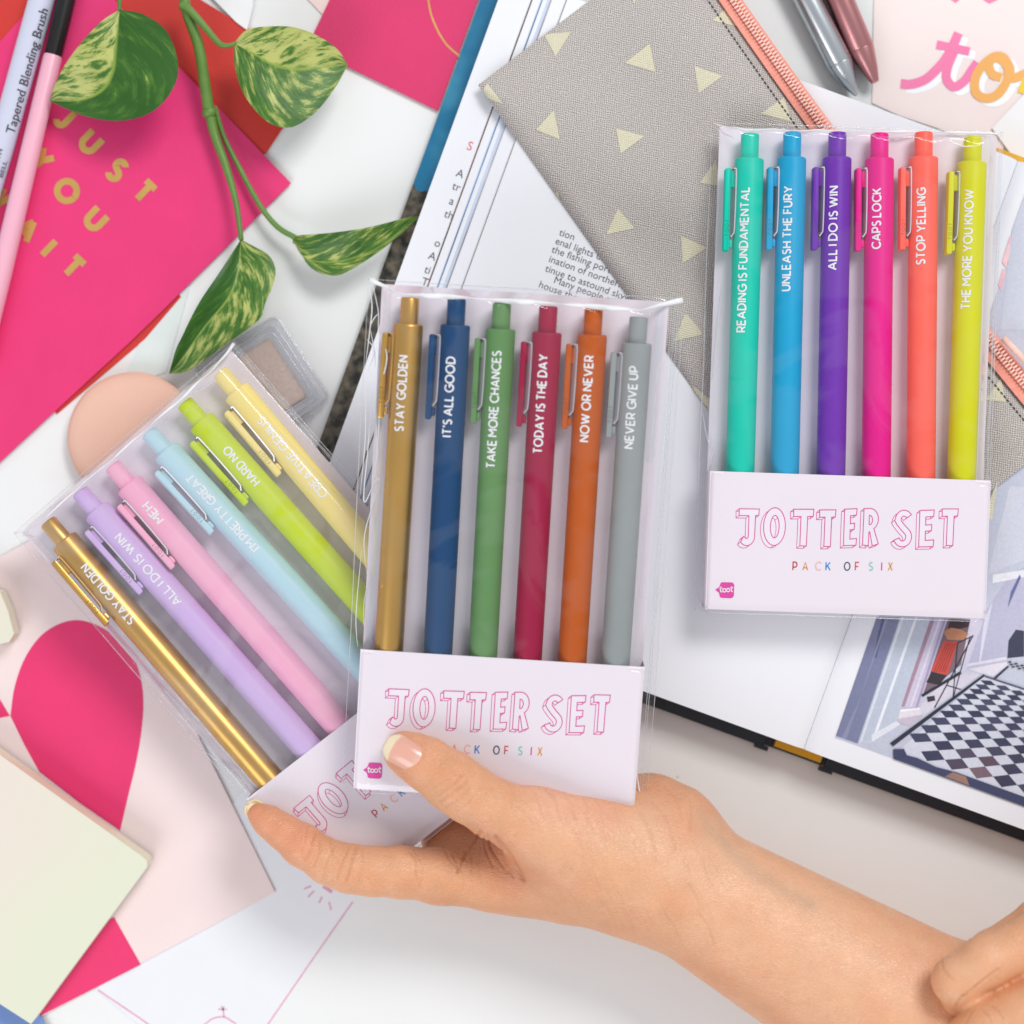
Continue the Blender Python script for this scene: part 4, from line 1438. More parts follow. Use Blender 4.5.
def pack(label, TL, TR, BL, zt, zb, tops, bots, pens, seed, roll, flange, wrinkle, toff, ttops):
    a = Vector(W(*TL, zt)); b = Vector(W(*TR, zt)); c = Vector(W(*BL, zb))
    X = (b - a); s = X.length / PW; X.normalize()
    Y = (a - c); Y = (Y - X * Y.dot(X)).normalized()
    Z = X.cross(Y)
    m3 = Matrix((X, Y, Z)).transposed()
    Hs = (a - c).length / s
    t = thing('pen_pack', label, 'pen pack', a, m3, 'packs of six pens')
    bent = PH > 457
    def foot(x, y):
        # the pack held between the fingers is bent: its pocket runs a little askew and one foot corner is folded up
        if not bent: return y
        y -= (10 + .055 * x) * sm((-y - 280) / 46)
        return max(y, -PH - 28 + (PH - 395) * max(0.0, 1 - max(x, -8) / 80))
    def fin(mb, name, m, par=t, **k):
        mb.v = [(x * s, foot(x, y) * s * Hs / PH, z * s) for x, y, z in mb.v]
        return mb.build(name, m, par, **k)
    mb = MB()
    prism(mb, [(0, 0), (PW, 0), (PW, -PH), (100, -PH), (60, -PH), (30, -PH), (0, -PH)], -.2, 1.0, px=False)
    fin(mb, 'backing_card', CARD)
    # pocket panel
    mb = MB()
    nx, ny = 60, 44
    xs = [PW * (.5 - .5 * math.cos(math.pi * i / nx)) for i in range(nx + 1)]
    ys = [-PY - (PH - PY) * j / ny for j in range(ny + 1)]
    w_ = nx + 1
    vs = [(x, y, ptop(x, y)) for y in ys for x in xs]
    mb.add(vs, [(j * w_ + i, (j + 1) * w_ + i, (j + 1) * w_ + i + 1, j * w_ + i + 1) for j in range(ny) for i in range(nx)])
    # lip, so the cut edge of the board shows, and closed sides
    mb.add([(x, -PY, ptop(x, -PY)) for x in xs] + [(x, -PY + .02, ptop(x, -PY) - 1.3) for x in xs],
           [(i + 1, i, w_ + i, w_ + i + 1) for i in range(nx)])
    for xx in (0, PW):
        mb.add([(xx, y, ptop(xx, y)) for y in ys] + [(xx, y, .9) for y in ys], [(j, j + 1, ny + 1 + j + 1, ny + 1 + j) if xx else (j + 1, j, ny + 1 + j, ny + 1 + j + 1) for j in range(ny)])
    mb.add([(x, -PH, ptop(x, -PH)) for x in xs] + [(x, -PH, 0) for x in xs], [(i, i + 1, w_ + i + 1, w_ + i) for i in range(nx)])
    pk = fin(mb, 'pocket', POCK, smooth=True, angle=50)
    fin(title_mesh(), 'title_lettering', [MAGL, WFACE], pk)
    mb = MB()
    for k, (ch, x0) in enumerate([('P', 82), ('A', 91.5), ('C', 103.5), ('K', 113.5), ('O', 131), ('F', 141.5), ('S', 154.5), ('I', 166.5), ('X', 173)]):
        gw, pl = GLY[ch]
        for l in pl:
            v, f = ribbon([(x0 + p[0] * 7.0 * (.75 if ch in 'OAX' else .85), -PY - 90 + .029 * (x0 - 80) + p[1] * 7.4) for p in l], 1.15)
            mb.add([(x, y, ptop(x, y) + .25) for x, y in v], f, k)
    fin(mb, 'subtitle_lettering', PKC, pk)
    if not bent:
        mb = MB()
        lg = ([(8.6, -PY - 111)] + [(12.5, -PY - 108.2)] + arc(15.5, -PY - 106.3, 2.6, 2.6, 140, 90, 4) + arc(23.6, -PY - 106.6, 3, 3, 90, 0, 5) + arc(23.6, -PY - 115.4, 3, 3, 0, -90, 5)
              + arc(15.4, -PY - 115.8, 2.6, 2.6, -90, -140, 4) + [(12.3, -PY - 113.6)])
        v, f = tess([lg]); mb.add([(x, y, ptop(x, y) + .35) for x, y in v], f, 0)
        ox, oy = 12.6, -PY - 113.4
        for l in ([(1.2, 5.6), (1.0, 1.6), (1.6, .6), (2.6, .8)], [(-.1, 3.9), (2.7, 4.3)], arc(4.7, 2.2, 1.55, 1.6, 60, 420, 14), arc(8.3, 2.6, 1.5, 1.6, 60, 420, 14),
                  [(11.6, 6.2), (11.3, 2.2), (11.9, 1.2), (12.8, 1.5)], [(10.2, 4.5), (13.0, 4.9)]):
            v, f = ribbon(l, .95)
            mb.add([(ox + p, oy + q, ptop(ox + p, oy + q) + .6) for p, q in v], f, 1)
        fin(mb, 'logo', [LOGO, mat('logo_white', (245, 240, 245), .5)], pk)
    # ---- pens lying on the card, held by the pocket
    ay = Hs / PH
    for (x0, y0), xb, (lab, col, tx, tl, metal), tt in zip(tops, bots, pens, ttops):
        p0 = Vector((x0, -y0 * ay, 1.3)); p1 = Vector((xb, -PY * ay, 1.3))
        py = (p0 - p1).normalized(); pz_ = Vector((0, 0, 1)); px_ = py.cross(pz_).normalized()
        ml = Matrix((px_, py, pz_)).transposed()
        wl = a + m3 @ (p0 * s)
        pen(lab, wl, m3 @ ml, s, col, tx, tl, metal, roll, ttop=tt, toff=toff)
    # ---- clear sleeve
    rnd = random.Random(seed)
    x0f, x1f, y0f, y1f = -flange[0], PW + flange[1], flange[2], -PH - 3.5
    nx, ny = 120, 150
    top = 2 * RB + 3.2
    cre = [(rnd.uniform(-8, 26), rnd.uniform(-320, -20), rnd.uniform(8, 26), rnd.uniform(.5, 1.5), rnd.uniform(-.6, .6)) for _ in range(26)]
    cre2 = [(rnd.uniform(20, PW), rnd.uniform(-PH, -10), rnd.uniform(14, 40), rnd.uniform(.1, .35), rnd.uniform(-1.4, 1.4)) for _ in range(34)]
    px_tops = [q[0] for q in tops]
    def fz(x, y):
        e = min(x + 1, PW + 1 - x)
        side = sm(e / (16 if x < PW / 2 else 20))
        # the film slopes from the top seal down onto the push buttons
        ytop = 7 + 2.2 * math.cos((x - px_tops[0]) * 2 * math.pi / 43) + (10 * sm((x - PW + 36) / 36)) * 0
        k = max(0.0, min(1.0, (y0f - 2 - y) / (ytop + y0f)))
        crease = k if k < .85 else .85 + .15 * sm((k - .85) / .15)
        body = 2.2 + (top - 2.2) * crease * side
        if y < -PY:
            body = max(2.0, ptop(min(max(x, 0), PW), max(y, -PH)) + 1.0) if 0 <= x <= PW else 2.0
        z = body
        for cx_, cy_, sc, am, an in cre:
            d = (x - cx_) * math.cos(an) + (y - cy_) * math.sin(an); l = -(x - cx_) * math.sin(an) + (y - cy_) * math.cos(an)
            if abs(d) < 6 and abs(l) < sc * 2:
                z += wrinkle * am * 1.5 * math.exp(-(d / 1.8) ** 2 - (l / sc) ** 2)
        for cx_, cy_, sc, am, an in cre2:
            d = (x - cx_) * math.cos(an) + (y - cy_) * math.sin(an); l = -(x - cx_) * math.sin(an) + (y - cy_) * math.cos(an)
            if abs(d) < 8 and abs(l) < sc * 2:
                z += am * math.exp(-(d / 2.6) ** 2 - (l / sc) ** 2) * (.6 + .4 * wrinkle)
        return z
    mb = MB()
    w_ = nx + 1
    vs = []
    for j in range(ny + 1):
        tj = j / ny
        y = y0f + (y1f - y0f) * (.35 * tj ** 2 + .65 * tj)
        for i in range(nx + 1):
            x = x0f + (x1f - x0f) * i / nx
            vs.append((x, y, fz(x, y)))
    mb.add(vs, [(j * w_ + i, (j + 1) * w_ + i, (j + 1) * w_ + i + 1, j * w_ + i + 1) for j in range(ny) for i in range(nx)])
    slv = fin(mb, 'clear_sleeve', FILM_HAZED if bent else FILM, smooth=True)
    # folded seams and sharp creases of the film, whitened to imitate caught light
    mb = MB()
    cmi = 0
    def cr(pts, r, dz=.6):
        q = spline(pts, max(8, len(pts) * 6))
        tube(mb, [(x, y, fz(min(max(x, x0f), x1f), y) + dz) for x, y in q], [r * (.62 if cmi else 1) * (.35 + .65 * math.sin(math.pi * i / (len(q) - 1))) for i in range(len(q))], 6, mi=cmi, flat=.7)
    jit = lambda a_: rnd.uniform(-a_, a_)
    for xx in (x0f + .4, x1f - .4, PW + flange[1] * .45, PW + flange[1] * .62):
        cr([(xx + jit(.5), y) for y in np.linspace(y0f, y1f, 9)], .55)
    cr([(x, y0f - .4 + jit(.3)) for x in np.linspace(x0f, x1f, 8)], .55)
    cr([(x, y1f + .6 + jit(.3)) for x in np.linspace(x0f, x1f, 8)], .5)
    # ridge where film lifts off the seal to the buttons, its glint painted white
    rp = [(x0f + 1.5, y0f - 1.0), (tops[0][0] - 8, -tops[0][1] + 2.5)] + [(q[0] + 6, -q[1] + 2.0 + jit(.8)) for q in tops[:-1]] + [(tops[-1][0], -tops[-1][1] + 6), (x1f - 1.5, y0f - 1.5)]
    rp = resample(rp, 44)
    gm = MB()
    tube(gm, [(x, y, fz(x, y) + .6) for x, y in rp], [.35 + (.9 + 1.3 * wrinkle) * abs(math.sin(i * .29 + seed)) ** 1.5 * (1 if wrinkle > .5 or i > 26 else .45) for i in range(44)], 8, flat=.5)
    fin(gm, 'film_crease_glint', GLINT, slv, smooth=True)
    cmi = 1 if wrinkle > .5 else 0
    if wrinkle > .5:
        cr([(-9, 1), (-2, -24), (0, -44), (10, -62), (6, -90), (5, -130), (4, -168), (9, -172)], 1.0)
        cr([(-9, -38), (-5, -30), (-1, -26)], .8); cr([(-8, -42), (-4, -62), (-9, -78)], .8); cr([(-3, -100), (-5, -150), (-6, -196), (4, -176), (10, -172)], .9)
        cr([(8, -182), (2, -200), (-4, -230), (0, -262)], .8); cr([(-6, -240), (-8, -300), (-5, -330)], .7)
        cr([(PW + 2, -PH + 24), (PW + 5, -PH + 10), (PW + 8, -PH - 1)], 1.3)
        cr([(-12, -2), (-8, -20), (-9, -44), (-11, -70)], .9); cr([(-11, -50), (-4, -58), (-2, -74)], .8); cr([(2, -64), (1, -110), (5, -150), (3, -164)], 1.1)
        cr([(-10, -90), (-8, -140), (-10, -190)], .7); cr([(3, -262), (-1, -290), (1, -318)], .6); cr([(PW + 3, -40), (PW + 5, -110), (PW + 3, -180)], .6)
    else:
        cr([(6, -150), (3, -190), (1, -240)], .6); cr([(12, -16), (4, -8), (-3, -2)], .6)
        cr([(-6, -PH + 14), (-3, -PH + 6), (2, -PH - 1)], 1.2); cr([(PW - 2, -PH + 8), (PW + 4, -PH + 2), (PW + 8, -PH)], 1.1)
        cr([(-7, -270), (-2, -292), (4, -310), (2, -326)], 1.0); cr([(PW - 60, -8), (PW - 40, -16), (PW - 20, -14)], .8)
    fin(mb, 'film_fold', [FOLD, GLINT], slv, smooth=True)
    return t


C_ = lambda *a: a
pack('bright rainbow pen pack resting on the canvas pouch and open book', (719.5, 127), (996.5, 136.5), (703, 607), 74, 66,
     [(28, 8.5), (68.4, 6), (111.6, 4.5), (152.0, 4), (194.2, 1.5), (241.5, 4.5)], [30.1, 73, 117.5, 161.2, 204.1, 243],
     [('teal pen printed READING IS FUNDAMENTAL in the bright pack', (0, 202, 176), 'READING IS FUNDAMENTAL', 138, False),
      ('cyan blue pen printed UNLEASH THE FURY in the bright pack', (0, 162, 210), 'UNLEASH THE FURY', 100, False),
      ('purple pen printed ALL I DO IS WIN in the bright pack', (112, 44, 172), 'ALL I DO IS WIN', 80, False),
      ('magenta pen printed CAPS LOCK in the bright pack', (232, 0, 138), 'CAPS LOCK', 58, False),
      ('coral orange pen printed STOP YELLING in the bright pack', (255, 104, 88), 'STOP YELLING', 73, False),
      ('yellow green pen printed THE MORE YOU KNOW in the bright pack', (212, 212, 0), 'THE MORE YOU KNOW', 114, False)], 3, 4, (8, 6, 4), .25, 5.0, (53, 53, 53, 54, 55, 52))
pack('deep coloured pen pack held under the thumb in front', (382, 284), (669, 302), (353, 780), 165, 104,
     [(28, 10), (71, 8.5), (113, 9.5), (156, 10), (198, 9.5), (240, 14.5)], [25.8, 72.4, 115, 157.5, 200, 241],
     [('gold pen printed STAY GOLDEN in the pack under the thumb', (190, 140, 44), 'STAY GOLDEN', 70.5, True),
      ('navy blue pen printed ITS ALL GOOD in the pack under the thumb', (0, 64, 112), "IT'S ALL GOOD", 74.5, False),
      ('leaf green pen printed TAKE MORE CHANCES in the pack under the thumb', (98, 142, 86), 'TAKE MORE CHANCES', 109, False),
      ('crimson pen printed TODAY IS THE DAY in the pack under the thumb', (158, 0, 60), 'TODAY IS THE DAY', 92, False),
      ('burnt orange pen printed NOW OR NEVER in the pack under the thumb', (190, 86, 6), 'NOW OR NEVER', 80, False),
      ('grey pen printed NEVER GIVE UP in the pack under the thumb', (148, 154, 154), 'NEVER GIVE UP', 76.5, False)], 5, 0, (13, 14, 4), 1.0, 2.2, (53, 53, 44, 44, 43, 45))
PH = 460.0   # this card is pushed deep between the fingers, its foot bent out of sight
pack('pastel pen pack tilted to the left behind the front pack', (22, 532), (231, 350), (334, 891), 56, 54,
     [(28.3, 11), (70.3, 9.5), (110.3, 11.3), (157.6, 10.2), (202, 11.3), (247, 11.5)], [26.4, 73.5, 110.8, 165.5, 206, 242],
     [('gold pen printed STAY GOLDEN in the tilted pastel pack', (190, 140, 44), 'STAY GOLDEN', 72, True),
      ('lilac pen printed ALL I DO IS WIN in the tilted pastel pack', (208, 178, 228), 'ALL I DO IS WIN', 88, False),
      ('baby pink pen printed MEH in the tilted pastel pack', (246, 176, 204), 'MEH', 23, False),
      ('pale blue pen printed IM PRETTY GREAT in the tilted pastel pack', (184, 218, 230), "I'M PRETTY GREAT", 96, False),
      ('lime pen printed HARD NO in the tilted pastel pack', (198, 218, 0), 'HARD NO', 46, False),
      ('butter yellow pen printed CREATIVE GENIUS in the tilted pastel pack', (244, 222, 136), 'CREATIVE GENIUS', 97, False)], 8, 16, (7, 8, 4), .35, -1.5, (56, 57, 50, 58, 60, 60))
# ------------------------------------------------------------------ hands
def smin(a, b, k):
    h = np.clip(.5 + .5 * (b - a) / k, 0, 1)
    return b + (a - b) * h - k * h * (1 - h)


def chain(P, pts, k=7, reach=40.0):
    """smooth union of tapered capsules, worked out only near each one"""
    d = np.full(len(P), 1e3, np.float32)
    for p, q in zip(pts, pts[1:]):
        a = np.array(p[:3], np.float32); b = np.array(q[:3], np.float32)
        r = max(p[3], q[3]) + reach
        lo, hi = np.minimum(a, b) - r, np.maximum(a, b) + r
        m = np.nonzero(((P > lo) & (P < hi)).all(1))[0]
        if not len(m): continue
        ba = b - a
        v = P[m] - a
        h = np.clip((v @ ba) / (ba @ ba), 0, 1)
        v -= h[:, None] * ba
        c = np.sqrt(np.einsum('ij,ij->i', v, v)) - (p[3] + (q[3] - p[3]) * h)
        d[m] = smin(d[m], c, k)
    return d


def hp(px, py, z, r):
    return W(px, py, z) + (r * (D - z) / D,)


class HandField:
    def __init__(self, base, fingers, kb=30, kf=14):
        self.base, self.fingers, self.kb, self.kf = base, fingers, kb, kf

    def __call__(self, P):
        P = np.asarray(P, np.float32)
        shp = P.shape[:-1]
        P = P.reshape(-1, 3)
        d = np.full(len(P), 1e3, np.float32)
        for g, k, kc in [(g, self.kb, 16) for g in self.base] + [(f[0], f[1], 7) if isinstance(f, tuple) else (f, self.kf, 7) for f in self.fingers]:
            c = chain(P, g, kc)
            m = np.nonzero(c < 900)[0]
            d[m] = smin(d[m], c[m], k)
        return d.reshape(shp)


def surface_nets(field, lo, hi, h):
    n = [int((b - a) / h) + 2 for a, b in zip(lo, hi)]
    ax = [lo[i] + h * np.arange(n[i]) for i in range(3)]
    F = np.empty(n, np.float32)
    for i0 in range(0, n[0], 16):
        G = np.stack(np.meshgrid(ax[0][i0:i0 + 16], ax[1], ax[2], indexing='ij'), -1)
        F[i0:i0 + 16] = field(G)
    m = tuple(k - 1 for k in n)
    acc = np.zeros(m + (3,), np.float32); cnt = np.zeros(m, np.int32)
    sl = lambda o: F[o[0]:o[0] + m[0], o[1]:o[1] + m[1], o[2]:o[2] + m[2]]
    cor = [(i, j, k) for i in (0, 1) for j in (0, 1) for k in (0, 1)]
    for a in cor:
        for d in range(3):
            if a[d]: continue
            b = tuple(a[i] + (i == d) for i in range(3))
            fa, fb = sl(a), sl(b)
            x = (fa < 0) != (fb < 0)
            t = np.where(x, fa / np.where(x, fa - fb, 1), 0)
            for i in range(3):
                acc[..., i] += np.where(x, a[i] + (t if i == d else 0), 0)
            cnt += x
    act = cnt > 0
    idx = -np.ones(m, np.int64); idx[act] = np.arange(act.sum())
    ijk = np.argwhere(act)
    V = (ijk + acc[act] / cnt[act][:, None]) * h + np.array(lo)
    quads = []
    for d in range(3):
        e, f = (d + 1) % 3, (d + 2) % 3
        sA = [slice(1, n[i] - 1) for i in range(3)]; sA[d] = slice(0, n[d] - 1)
        sB = list(sA); sB[d] = slice(1, n[d])
        fa, fb = F[tuple(sA)], F[tuple(sB)]
        for flip, msk in ((0, (fa < 0) & (fb >= 0)), (1, (fa >= 0) & (fb < 0))):
            q = np.argwhere(msk)
            off = np.ones(3, int); off[d] = 0
            q = q + off
            def cell(de, df):
                c = q.copy(); c[:, e] += de; c[:, f] += df
                return idx[c[:, 0], c[:, 1], c[:, 2]]
            c = [cell(-1, -1), cell(0, -1), cell(0, 0), cell(-1, 0)]
            if flip: c = c[::-1]
            quads.append(np.stack(c, 1))
    Q = np.concatenate(quads)
    return V, Q[(Q >= 0).all(1)]


def subdivide(V, Q):
    E = np.stack([Q, np.roll(Q, -1, 1)], -1).reshape(-1, 2)
    Es = np.sort(E, 1)
    U, inv = np.unique(Es, axis=0, return_inverse=True)
    inv = inv.reshape(-1, 4)
    mid = V[U].mean(1); cen = V[Q].mean(1)
    nV, nU = len(V), len(U)
    V2 = np.concatenate([V, mid, cen])
    c = nV + nU + np.arange(len(Q))
    e = nV + inv
    Q2 = np.concatenate([np.stack([Q[:, i], e[:, i], c, e[:, i - 1]], 1) for i in range(4)])
    return V2, Q2


def grad(field, V, e=.6):
    g = np.empty_like(V)
    for i in range(3):
        o = np.zeros(3); o[i] = e
        g[:, i] = field(V + o) - field(V - o)
    return g / (np.linalg.norm(g, axis=1, keepdims=True) + 1e-9)


def seg_dist(P2, pts, reach=1e9):
    d = np.full(len(P2), 1e6)
    pts = np.array(pts, float)
    m = np.nonzero(((P2 > pts.min(0) - reach) & (P2 < pts.max(0) + reach)).all(1))[0]
    Q = P2[m]; dm = np.full(len(m), 1e6)
    for a, b in zip(pts, pts[1:]):
        ba = b - a
        v = Q - a
        h = np.clip((v @ ba) / (ba @ ba + 1e-9), 0, 1)
        v = v - h[:, None] * ba
        dm = np.minimum(dm, np.sqrt(np.einsum('ij,ij->i', v, v)))
    d[m] = dm
    return d


SKIN = mat('skin', (230, 180, 145), .38, attr='Col', var=.05, vscale=180, sss=.12, spec=.5, detail=5)
def skin_detail(m):
    nt = m.node_tree; b = nt.nodes['Principled BSDF']; tc = nt.nodes['Texture Coordinate']
    b.inputs['Subsurface Radius'].default_value = (1.0, .35, .18)
    b.inputs['Subsurface Scale'].default_value = .0025
    mp = nd(nt, 'ShaderNodeMapping'); mp.inputs['Rotation'].default_value = (0, 0, math.radians(25)); mp.inputs['Scale'].default_value = (1.0, 2.4, 1)
    nt.links.new(tc.outputs['Object'], mp.inputs['Vector'])
    vo = nd(nt, 'ShaderNodeTexVoronoi', feature='DISTANCE_TO_EDGE'); vo.inputs['Scale'].default_value = 700
    nt.links.new(mp.outputs[0], vo.inputs['Vector'])
    nz = nd(nt, 'ShaderNodeTexNoise'); nz.inputs['Scale'].default_value = 450; nz.inputs['Detail'].default_value = 6
    nt.links.new(mp.outputs[0], nz.inputs['Vector'])
    mr = nd(nt, 'ShaderNodeMapRange'); mr.inputs['From Max'].default_value = .25
    nt.links.new(vo.outputs['Distance'], mr.inputs['Value'])
    ad = nd(nt, 'ShaderNodeMath', operation='MULTIPLY_ADD'); ad.inputs[1].default_value = .35
    nt.links.new(mr.outputs['Result'], ad.inputs[0]); nt.links.new(nz.outputs['Fac'], ad.inputs[2])
    bp = nd(nt, 'ShaderNodeBump'); bp.inputs['Strength'].default_value = .55; bp.inputs['Distance'].default_value = .0004
    nt.links.new(ad.outputs[0], bp.inputs['Height']); nt.links.new(bp.outputs['Normal'], b.inputs['Normal'])
    # blotchy warmth and fine grain in the skin tone
    src = b.inputs['Base Color'].links[0].from_socket
    n1 = nd(nt, 'ShaderNodeTexNoise'); n1.inputs['Scale'].default_value = 75; n1.inputs['Detail'].default_value = 4
    nt.links.new(tc.outputs['Object'], n1.inputs['Vector'])
    r1 = nd(nt, 'ShaderNodeMapRange'); r1.inputs['From Min'].default_value = .45; r1.inputs['From Max'].default_value = .75; r1.inputs['To Max'].default_value = .6
    nt.links.new(n1.outputs['Fac'], r1.inputs['Value'])
    m1 = nd(nt, 'ShaderNodeMix', data_type='RGBA', blend_type='MULTIPLY'); m1.inputs[7].default_value = (.97, .80, .72, 1)
    nt.links.new(r1.outputs['Result'], m1.inputs[0]); nt.links.new(src, m1.inputs[6])
    n2 = nd(nt, 'ShaderNodeTexNoise'); n2.inputs['Scale'].default_value = 1500; n2.inputs['Detail'].default_value = 3
    nt.links.new(mp.outputs[0], n2.inputs['Vector'])
    r2 = nd(nt, 'ShaderNodeMapRange'); r2.inputs['From Min'].default_value = .3; r2.inputs['From Max'].default_value = .7
    r2.inputs['To Min'].default_value = .94; r2.inputs['To Max'].default_value = 1.05
    nt.links.new(n2.outputs['Fac'], r2.inputs['Value'])
    m2 = nd(nt, 'ShaderNodeMix', data_type='RGBA', blend_type='MULTIPLY'); m2.inputs[0].default_value = 1
    nt.links.new(m1.outputs[2], m2.inputs[6]); nt.links.new(r2.outputs['Result'], m2.inputs[7])
    nt.links.new(m2.outputs[2], b.inputs['Base Color'])
skin_detail(SKIN)
NAIL = mat('nail_plate', (240, 186, 172), .22, attr='Col', var=.02, spec=.5, coat=.3)


def hand_mesh(name, field, lo, hi, h, levels, creases, tints, label, z_floor=0.4):
    V, Q = surface_nets(field, lo, hi, h)
    for l in range(levels):
        V, Q = subdivide(V, Q)
        for it in range(2 if l == 0 else 1):
            d = field(V)
            V = V - grad(field, V) * (d * .9)[:, None]
    N = grad(field, V, 1.2)
    s = D / (D - V[:, 2])
    P2 = np.stack([512 + V[:, 0] * s, 512 - V[:, 1] * s], 1)
    up = N[:, 2] > -.15
    base = np.array(lin((224, 166, 126))[:3]); col = np.tile(base, (len(V), 1))
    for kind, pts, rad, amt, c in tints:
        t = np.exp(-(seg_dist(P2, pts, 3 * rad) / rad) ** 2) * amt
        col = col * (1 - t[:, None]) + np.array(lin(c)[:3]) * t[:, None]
    disp = np.zeros(len(V))
    for pts, wd, dep, dark in creases:
        pts = spline([tuple(p) for p in pts], 14) if len(pts) > 2 else pts
        dd = seg_dist(P2, pts, 9 * wd)
        g = np.exp(-(dd / wd) ** 2) * up
        disp -= dep * g
        disp += dep * .25 * np.exp(-((dd - 2.6 * wd) / (1.4 * wd)) ** 2) * up
        g2 = np.exp(-(dd / (wd * 1.15)) ** 2) * up * dark
        col = col * (1 - g2[:, None]) + np.array(lin((158, 92, 62))[:3]) * g2[:, None]
    V = V + N * disp[:, None]
    V[:, 2] = np.maximum(V[:, 2], z_floor)
    c0 = V.mean(0); c0[2] = V[:, 2].min()
    me = bpy.data.meshes.new(name)
    me.from_pydata(((V - c0) * K).tolist(), [], Q.tolist())
    me.polygons.foreach_set('use_smooth', [True] * len(Q))
    ca = me.color_attributes.new('Col', 'FLOAT_COLOR', 'POINT')
    ca.data.foreach_set('color', np.concatenate([col, np.ones((len(col), 1))], 1).astype(np.float32).ravel())
    me.materials.append(SKIN)
    ob = bpy.data.objects.new(name, me); COL.objects.link(ob)
    ob.location = tuple(float(v) * K for v in c0)
    tag(ob, label, 'hand', 'hands of the person')
    return ob, c0


# left hand, palm up: forearm, palm heel, ball of the thumb; fingers slip between and under the packs
base = [
    [hp(1120, 1135, 118, 112), hp(960, 1046, 104, 96), hp(655, 868, 90, 64)],
    [hp(655, 868, 90, 60), hp(590, 868, 88, 50), hp(520, 874, 88, 35)],
    [hp(655, 868, 90, 60), hp(505, 856, 66, 34), hp(446, 850, 56, 24)],
    [hp(664, 834, 70, 52), hp(648, 822, 66, 44), hp(590, 820, 62, 36), hp(540, 818, 58, 30)],
    [hp(640, 868, 104, 56), hp(585, 848, 118, 52), hp(548, 832, 130, 41)],
]
thumb = [hp(560, 838, 128, 38), hp(526, 822, 141, 34), hp(494, 809, 149, 29), hp(468, 793, 152, 28.5), hp(450, 780, 152, 28.5), hp(425, 763, 148, 25.5), hp(408, 754, 145, 21.5), hp(402, 751, 144, 18)]
index = [hp(560, 880, 88, 38), hp(490, 881, 92, 28.5), hp(440, 876, 96, 27.5), hp(400, 872, 100, 25), hp(372, 871.5, 102, 23.6), hp(349, 868.5, 103, 23.2), hp(328, 862, 102, 21.2), hp(302, 845, 100, 20.4),
         hp(282, 831, 98, 16.6), hp(268, 821, 97, 14.4), hp(259, 814.5, 96, 11.2)]
middle = [hp(540, 850, 66, 30), hp(478, 842, 50, 25), hp(430, 818, 36, 22), hp(380, 780, 27, 20), hp(335, 745, 24, 18), hp(310, 728, 24, 15)]
ring = [hp(560, 830, 62, 28), hp(500, 800, 42, 23), hp(450, 760, 30, 20.5), hp(400, 715, 26, 19), hp(362, 682, 25, 16)]
little = [hp(600, 815, 60, 28), hp(540, 772, 42, 21), hp(500, 735, 32, 18), hp(466, 700, 27, 16), hp(445, 676, 25, 13.5)]
LH = HandField(base, [(index, 16), (thumb, 16), (middle, 12), (ring, 12), (little, 12)])
zb_ = lambda pts: zz(370, 720, 3.413, pts)
CR = []
def crz(pts, wd=1.1, dep=.9, dark=.45): CR.append((zb_(pts), wd, dep * .8, dark * .38))
crz([(228, 262), (262, 236), (300, 206), (322, 186)], 1.0, .8, .40)
crz([(236, 282), (280, 252), (318, 222), (334, 206)], 1.1, .9, .42)
crz([(256, 300), (300, 272), (340, 236)], .9, .6, .28)
crz([(212, 236), (244, 214), (292, 188)], .9, .6, .26)
crz([(222, 250), (250, 228), (270, 218)], .9, .5, .25)
crz([(290, 312), (330, 292), (352, 262)], .9, .5, .22)
crz([(328, 446), (316, 480), (300, 520)], 1.2, 1.3, .5)
crz([(282, 460), (296, 490), (300, 516)], 1.0, .9, .35)
crz([(300, 500), (320, 530), (318, 580)], .9, .6, .25)
crz([(250, 430), (270, 470), (290, 500)], .9, .5, .22)
crz([(376, 380), (352, 418), (322, 474)], 1.3, 1.4, .55)
crz([(430, 398), (470, 450), (500, 500), (524, 546)], 1.7, 2.0, .6)
crz([(404, 392), (410, 430), (440, 480), (470, 520)], 1.1, 1.0, .4)
crz([(390, 396), (394, 440), (420, 500)], 1.0, .8, .35)
crz([(440, 420), (462, 480), (490, 540)], 1.0, .8, .32)
crz([(380, 430), (372, 500), (380, 560)], .9, .5, .22)
crz([(350, 470), (346, 530), (352, 580)], .9, .4, .18)
crz([(136, 450), (156, 480), (160, 540)], 1.0, .8, .3)
crz([(150, 440), (176, 500), (170, 570)], 1.0, .6, .25)
crz([(560, 248), (574, 276), (592, 330)], 1.0, .7, .28)
crz([(596, 236), (630, 270), (652, 340)], 1.2, .7, .3)
crz([(660, 250), (690, 290), (700, 340)], .9, .5, .2)
crz([(720, 250), (740, 300), (745, 360)], .9, .4, .18)
crz([(760, 260), (790, 310), (800, 380)], .9, .4, .18)
crz([(500, 290), (540, 330), (560, 380)], .9, .4, .16)
crz([(520, 270), (556, 320), (590, 390)], .9, .4, .16)
zi = lambda pts: zz(220, 600, 2.327, pts)
for p, w_, d_, k_ in [([(224, 545), (212, 580), (200, 606)], 1.1, .9, .32), ([(205, 530), (198, 560), (190, 590)], .9, .6, .22), ([(236, 560), (226, 600), (216, 620)], .9, .5, .2),
                      ([(318, 576), (306, 610), (296, 655)], 1.2, 1.1, .38), ([(300, 575), (284, 610), (272, 650)], 1.0, .8, .3), ([(268, 570), (250, 606), (240, 650)], .9, .6, .24),
                      ([(332, 580), (330, 620), (322, 660)], .9, .5, .2), ([(256, 556), (262, 590), (276, 610)], .8, .4, .18)]:
    CR.append((zi(p), w_, d_ * .8, k_ * .55))
